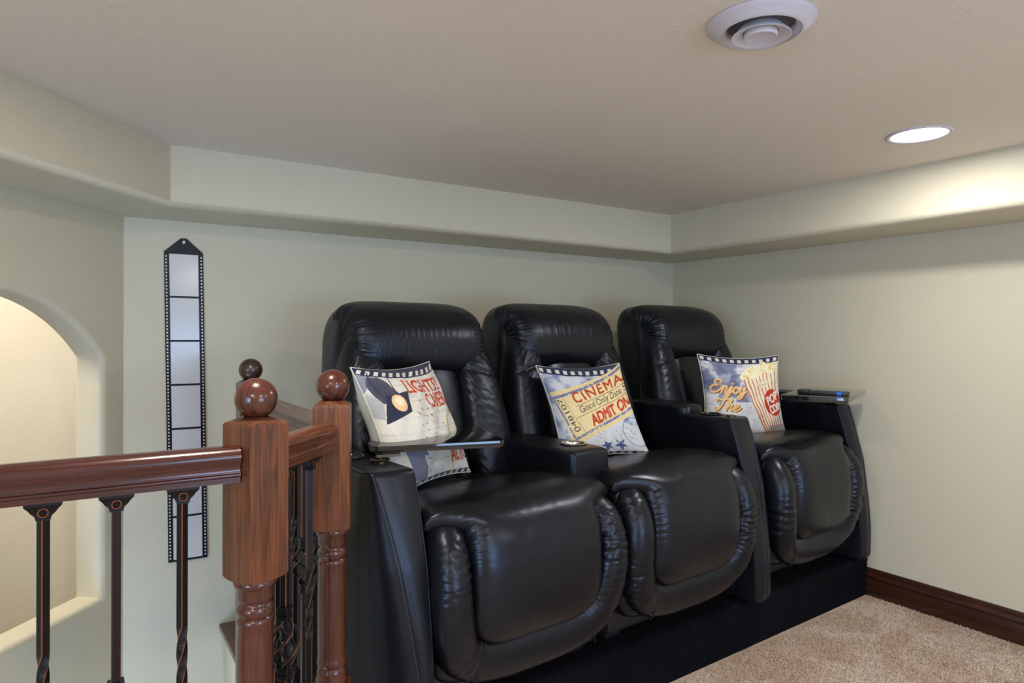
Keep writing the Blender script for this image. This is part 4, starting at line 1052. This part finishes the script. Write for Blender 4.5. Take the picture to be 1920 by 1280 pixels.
for i, (x, y) in enumerate(CANS_AND_FILLS):
    cl = empty('recessed_or_fill_light', (x, y, ZC))  # the ones behind the camera are added fill lights
    lab = ['lit round recessed ceiling light above the right recliner', 'recessed ceiling light behind the vent toward the railing', 'added unseen fill light near the right wall behind the camera',
           'added unseen fill light near the middle behind the camera', 'added unseen fill light over the stair side behind the camera', 'added unseen fill light by the rear wall'][i]
    tag(cl, lab, 'ceiling light', 'recessed ceiling lights')
    bm = bmesh.new(); lathe(bm, [(0.099, 0.0), (0.099, -0.003), (0.095, -0.0055), (0.086, -0.0045), (0.083, -0.001)], 0, 0, 48, cap=False); bm_obj('trim_ring', bm, m_white, cl, smooth=True, sharp=60)
    bm = bmesh.new(); lathe(bm, [(0.084, -0.0015), (0.0, -0.0015)], 0, 0, 48, cap=False); bm_obj('lens', bm, m_lens, cl)

# ------------------------------------------------------------------ stair railing
rail = empty('stair_railing', (0.279, 1.314, 0.0)); tag(rail, 'reddish oak stair railing with ball-topped newel posts and twisted iron balusters', 'railing')
RO = Vector((0.279, 1.314, 0))
def newel(px, py, rot, w, m1, m2, label=None):
    nw = empty('newel_post', (px-RO.x, py-RO.y, 0), rot); nw.parent = rail
    if label: nw['label'] = label
    h = w/2
    # upper block with shallow pyramid top and lamb's-tongue lower end
    bm = bmesh.new(); n_ = 14
    def ring(z, hh_, rnd=0.0):
        pts = []
        for k in range(4):
            a = PI/4+k*PI/2; a2 = a+PI/2
            c0 = Vector((math.cos(a), math.sin(a)))*hh_*math.sqrt(2); c1_ = Vector((math.cos(a2), math.sin(a2)))*hh_*math.sqrt(2)
            for q in range(n_): 
                p = c0.lerp(c1_, q/n_); pts.append(p)
        return pts
    def zb(p):   # arched lower edge : lower in the middle of each face
        m_ = max(abs(p.x), abs(p.y)); o_ = min(abs(p.x), abs(p.y)); return -0.007*math.sqrt(max(0, 1-(o_/m_)**2*0.999))
    rings_ = []
    R0_ = ring(0, h)
    rings_.append([bm.verts.new((p.x*0.9, p.y*0.9, 0.7725+zb(p))) for p in R0_])
    rings_.append([bm.verts.new((p.x, p.y, 0.7745+zb(p))) for p in R0_])
    rings_.append([bm.verts.new((p.x, p.y, 0.83)) for p in R0_])
    rings_.append([bm.verts.new((p.x, p.y, 1.052)) for p in R0_])
    rings_.append([bm.verts.new((p.x*0.985, p.y*0.985, 1.0545)) for p in R0_])
    def zt_(p): m_ = max(abs(p.x), abs(p.y)); o_ = min(abs(p.x), abs(p.y)); return 0.005*math.sqrt(max(0, 1-(o_/m_)**2*0.98))
    rings_.append([bm.verts.new((p.x*0.94, p.y*0.94, 1.057+zt_(p)*0.6)) for p in R0_])
    rings_.append([bm.verts.new((p.normalized().x*0.030, p.normalized().y*0.030, 1.0665)) for p in R0_])
    for a, b in zip(rings_[:-1], rings_[1:]):
        for i in range(len(a)): bm.faces.new((a[i], a[(i+1) % len(a)], b[(i+1) % len(a)], b[i]))
    bm.faces.new(rings_[0]); bm.faces.new(rings_[-1][::-1])
    bm_obj('upper_block', bm, m1, nw, smooth=True, sharp=30)
    bm = bmesh.new(); rb = 0.0388; zc_ = 1.101
    pr = [(0.026, 1.064), (0.027, 1.067), (0.024, 1.069)]
    for t in np.linspace(-1.02, PI/2, 22): pr.append((rb*math.cos(t), zc_+rb*math.sin(t)*1.0))
    pr[-1] = (0, pr[-1][1]); lathe(bm, pr, 0, 0, 48); bm_obj('ball_finial', bm, m2, nw, smooth=True, sharp=60)
    bm = bmesh.new()
    pr = [(0.030, 0.775), (0.036, 0.768), (0.0395, 0.762), (0.038, 0.755), (0.0335, 0.752), (0.0325, 0.749), (0.0325, 0.732), (0.0315, 0.729), (0.0285, 0.726), (0.0282, 0.722), (0.0305, 0.719), (0.0330, 0.715), (0.0337, 0.709), (0.0325, 0.703), (0.0295, 0.699), (0.0290, 0.697), (0.0325, 0.693), (0.0330, 0.687), (0.0318, 0.683), (0.0322, 0.66), (0.033, 0.60), (0.0330, 0.52), (0.0320, 0.468), (0.0325, 0.463), (0.0335, 0.459), (0.0345, 0.452), (0.0335, 0.446), (0.030, 0.442), (0.0325, 0.436), (0.0345, 0.430), (0.033, 0.422), (0.0365, 0.414), (0.036, 0.405), (0.030, 0.395)]
    lathe(bm, pr, 0, 0, 48); bm_obj('turned_shaft', bm, m2, nw, smooth=True, sharp=50)
    box('lower_block', -h, h, -h, h, 0.022, 0.400, m1, nw, bev=0.003)
    return nw
newel(0.279, 1.314, math.radians(23), 0.083, m_oak, m_oak_dark)
newel(0.504, 1.558, math.radians(-22), 0.083, m_oak, m_oak_dark)
newel(0.496, 2.420, 0, 0.081, m_post_far, m_post_far, 'nearly black rear newel post')

# moulded handrail section: (offset, height) closed loop
def rail_prof(wd_=0.060, hh_=0.064):
    w_ = wd_/2; P = []
    right = [(0.10*w_, 0.0), (0.45*w_, -0.001), (0.78*w_, -0.005), (0.96*w_, -0.012), (1.0*w_, -0.018), (0.97*w_, -0.023), (0.86*w_, -0.027), (0.76*w_, -0.032), (0.70*w_, -0.038), (0.69*w_, -0.043), (0.73*w_, -0.047), (0.84*w_, -0.0485), (0.86*w_, -0.051), (0.82*w_, -0.0535), (0.70*w_, -0.055), (0.70*w_, -0.064)]
    return right+[(-x, z) for x, z in right[::-1]]
def handrail(ax, ay, bx, by, ztop, m, label=None):
    A = Vector((ax, ay, 0)); B = Vector((bx, by, 0)); d_ = (B-A); L_ = d_.length; rz = math.atan2(d_.y, d_.x)
    bm = bmesh.new(); pr = rail_prof()
    a = [bm.verts.new((0, y, z)) for y, z in pr]; b = [bm.verts.new((L_, y, z)) for y, z in pr]
    for i in range(len(pr)): j = (i+1) % len(pr); bm.faces.new((a[i], a[j], b[j], b[i]))
    bm.faces.new(a); bm.faces.new(b[::-1])
    o = bm_obj('handrail', bm, m, rail, smooth=True, sharp=45); o.location = (A.x-RO.x, A.y-RO.y, ztop); o.rotation_euler = (0, 0, rz)
    if label: o['label'] = label
    return o
ZT = 1.019
ang12 = math.atan2(1.558-1.314, 0.504-0.279)
handrail(XL+0.02, 1.300, 0.245, 1.300, ZT, m_rail, 'dark cherry-red handrail')
handrail(0.279+0.038*math.cos(ang12), 1.314+0.038*math.sin(ang12), 0.504-0.04*math.cos(ang12), 1.558-0.04*math.sin(ang12), ZT, m_oak_x if False else wood('rail_stain_short', (0.055, 0.017, 0.009), (0.17, 0.055, 0.024), rough=0.26, axis=0))
handrail(0.513, 1.60, 0.513, 2.382, ZT, wood('rail_stain_back', (0.075, 0.045, 0.032), (0.16, 0.105, 0.08), rough=0.4, axis=0, coat=0.15), 'dull grey-brown rear handrail')

# iron balusters
def bar_mesh(w, zlist, twist, cx=0, cy=0):
    """square bar with chamfered (copper) corners; twist(z) angle"""
    h = w/2; c = w*0.10; sec = [(h, -h+c), (h, h-c), (h-c, h), (-h+c, h), (-h, h-c), (-h, -h+c), (-h+c, -h), (h-c, -h)]
    V = []; F = []; mi = []
    for z in zlist:
        a = twist(z); ca, sa = math.cos(a), math.sin(a)
        for x, y in sec: V.append((cx+x*ca-y*sa, cy+x*sa+y*ca, z))
    for i in range(len(zlist)-1):
        for k in range(8): k2 = (k+1) % 8; F.append((i*8+k, i*8+k2, (i+1)*8+k2, (i+1)*8+k)); mi.append(1 if k % 2 == 1 else 0)
    F.append(tuple(range(8))[::-1]); mi.append(0); F.append(tuple((len(zlist)-1)*8+k for k in range(8))); mi.append(0)
    return V, F, mi
def add_bar(name, w, z0, z1, twists, parent):
    zl = []
    z = z0
    while z < z1:
        zl.append(z); tw = any(a-0.001 <= z < b for a, b, _ in twists); z += 0.004 if tw else 0.03
    zl += [z1]+[q for t in twists for q in t[:2]]; zl = sorted(set(round(q, 4) for q in zl))
    def tws(z):
        a = 0
        for za, zb_, turns in twists: a += max(0, min(1, (z-za)/(zb_-za)))*turns*2*PI
        return a
    V, F, mi = bar_mesh(w, zl, tws); o = mk(name, V, F, [m_iron, m_copper], parent, smooth=False)
    o.data.polygons.foreach_set('material_index', mi); return o
BW = 0.0140
def shoe(parent, zt):
    """cast bracket under the rail with a set screw"""
    bm = bmesh.new()
    pr = [(0.0255, zt), (0.0255, zt-0.005), (0.0235, zt-0.0075), (0.021, zt-0.010), (0.0165, zt-0.017), (0.0115, zt-0.022), (0.0098, zt-0.029)]
    rr_ = []
    for x, z in pr:
        y = max(0.0098, x*0.62); rr_.append([bm.verts.new(p) for p in ((x, -y, z), (x, y, z), (-x, y, z), (-x, -y, z))])
    for a, b in zip(rr_[:-1], rr_[1:]):
        for k in range(4): bm.faces.new((a[k], a[(k+1) % 4], b[(k+1) % 4], b[k]))
    bm.faces.new(rr_[0]); bm.faces.new(rr_[-1][::-1])
    s = bm_obj('rail_shoe', bm, m_iron, parent)
    t = np.linspace(0, 2*PI, 21); path = np.column_stack([0.0068*np.cos(t), np.full(21, -0.0125), zt-0.0165+0.0068*np.sin(t)])
    V, F2 = tube_np(path, 0.0013, 6); fast('set_screw', V, F2, m_copper, s)
def collar(bm, z, s=1.0):
    for dz, r_ in ((0.009, 0.0125), (0.0, 0.0105), (-0.009, 0.0125)):
        bbox(bm, -r_*s, r_*s, -r_*s, r_*s, z+dz-0.0045, z+dz+0.0045, 0.0015, 1)
def basket(parent, zc_, hh_=0.052, r_=0.024):
    bm = bmesh.new(); collar(bm, zc_-hh_-0.008); bm_obj('basket_collar', bm, m_iron, parent, smooth=True)
    bm = bmesh.new(); collar(bm, zc_+hh_+0.008); bk = bm_obj('basket_collar', bm, m_iron, parent, smooth=True)
    parts = []
    for k in range(4):
        t = np.linspace(0, 1, 30); a = k*PI/2+t*PI*1.15; r2_ = 0.0045+r_*np.sin(t*PI)**0.8; 
        path = np.column_stack([r2_*np.cos(a), r2_*np.sin(a), zc_-hh_+2*hh_*t]); 
        V, F2 = tube_np(path, 0.0033, 8)
        fast('basket_strand', V, F2, m_iron, bk)
        off = path+np.column_stack([0.0030*np.cos(a), 0.0030*np.sin(a), 0*a]); V, F2 = tube_np(off, 0.0011, 5); fast('strand_edge', V, F2, m_copper, bk) if False else None
        parts.append((V, F2))
    V, F2 = join_np(parts); e = fast('worn_edges', V, F2, m_copper, bk)
def baluster(px, py, rz, kind, ztop=ZT-0.064, zb_=0.575):
    b = empty('baluster', (px-RO.x, py-RO.y, 0.022), rz); b.parent = rail
    zt = ztop-0.022
    if kind == 'twist': add_bar('iron_bar', BW, 0.0, zt-0.01, [(0.53, 0.69, 0.8), (0.16, 0.32, 0.8)], b)
    elif kind == 'basket':
        add_bar('iron_bar', BW, zb_+0.052, zt-0.01, [], b); add_bar('iron_bar', BW, 0.0, zb_-0.052, [], b); basket(b, zb_)
    elif kind == 'knuckle':
        add_bar('iron_bar', BW, 0.0, zt-0.01, [], b); bm = bmesh.new(); collar(bm, 0.31); bm_obj('knuckle', bm, m_iron, b, smooth=True)
    else: add_bar('iron_bar', BW, 0.0, zt-0.01, [], b)
    shoe(b, zt)
    bm = bmesh.new(); bbox(bm, -0.013, 0.013, -0.013, 0.013, 0.0, 0.022, 0.002, 1); bm_obj('base_shoe', bm, m_iron, b)
    return b
xs_ = [-0.047+0.1*i for i in range(-9, 3)]
for i, x in enumerate(xs_): baluster(x, 1.300, 0, 'basket' if (len(xs_)-i) % 4 == 2 else 'twist' if (len(xs_)-i) % 2 == 1 else 'plain', zb_=0.545)
for (px, py), kd in (((0.352, 1.393), 'basket'), ((0.425, 1.472), 'twist')): baluster(px, py, ang12, kd)
for y_, kd in ((1.655, 'plain'), (1.742, 'twist'), (1.83, 'basket'), (1.93, 'twist'), (2.03, 'knuckle'), (2.13, 'twist'), (2.23, 'plain'), (2.32, 'twist')): baluster(0.513, y_, PI/2, kd)
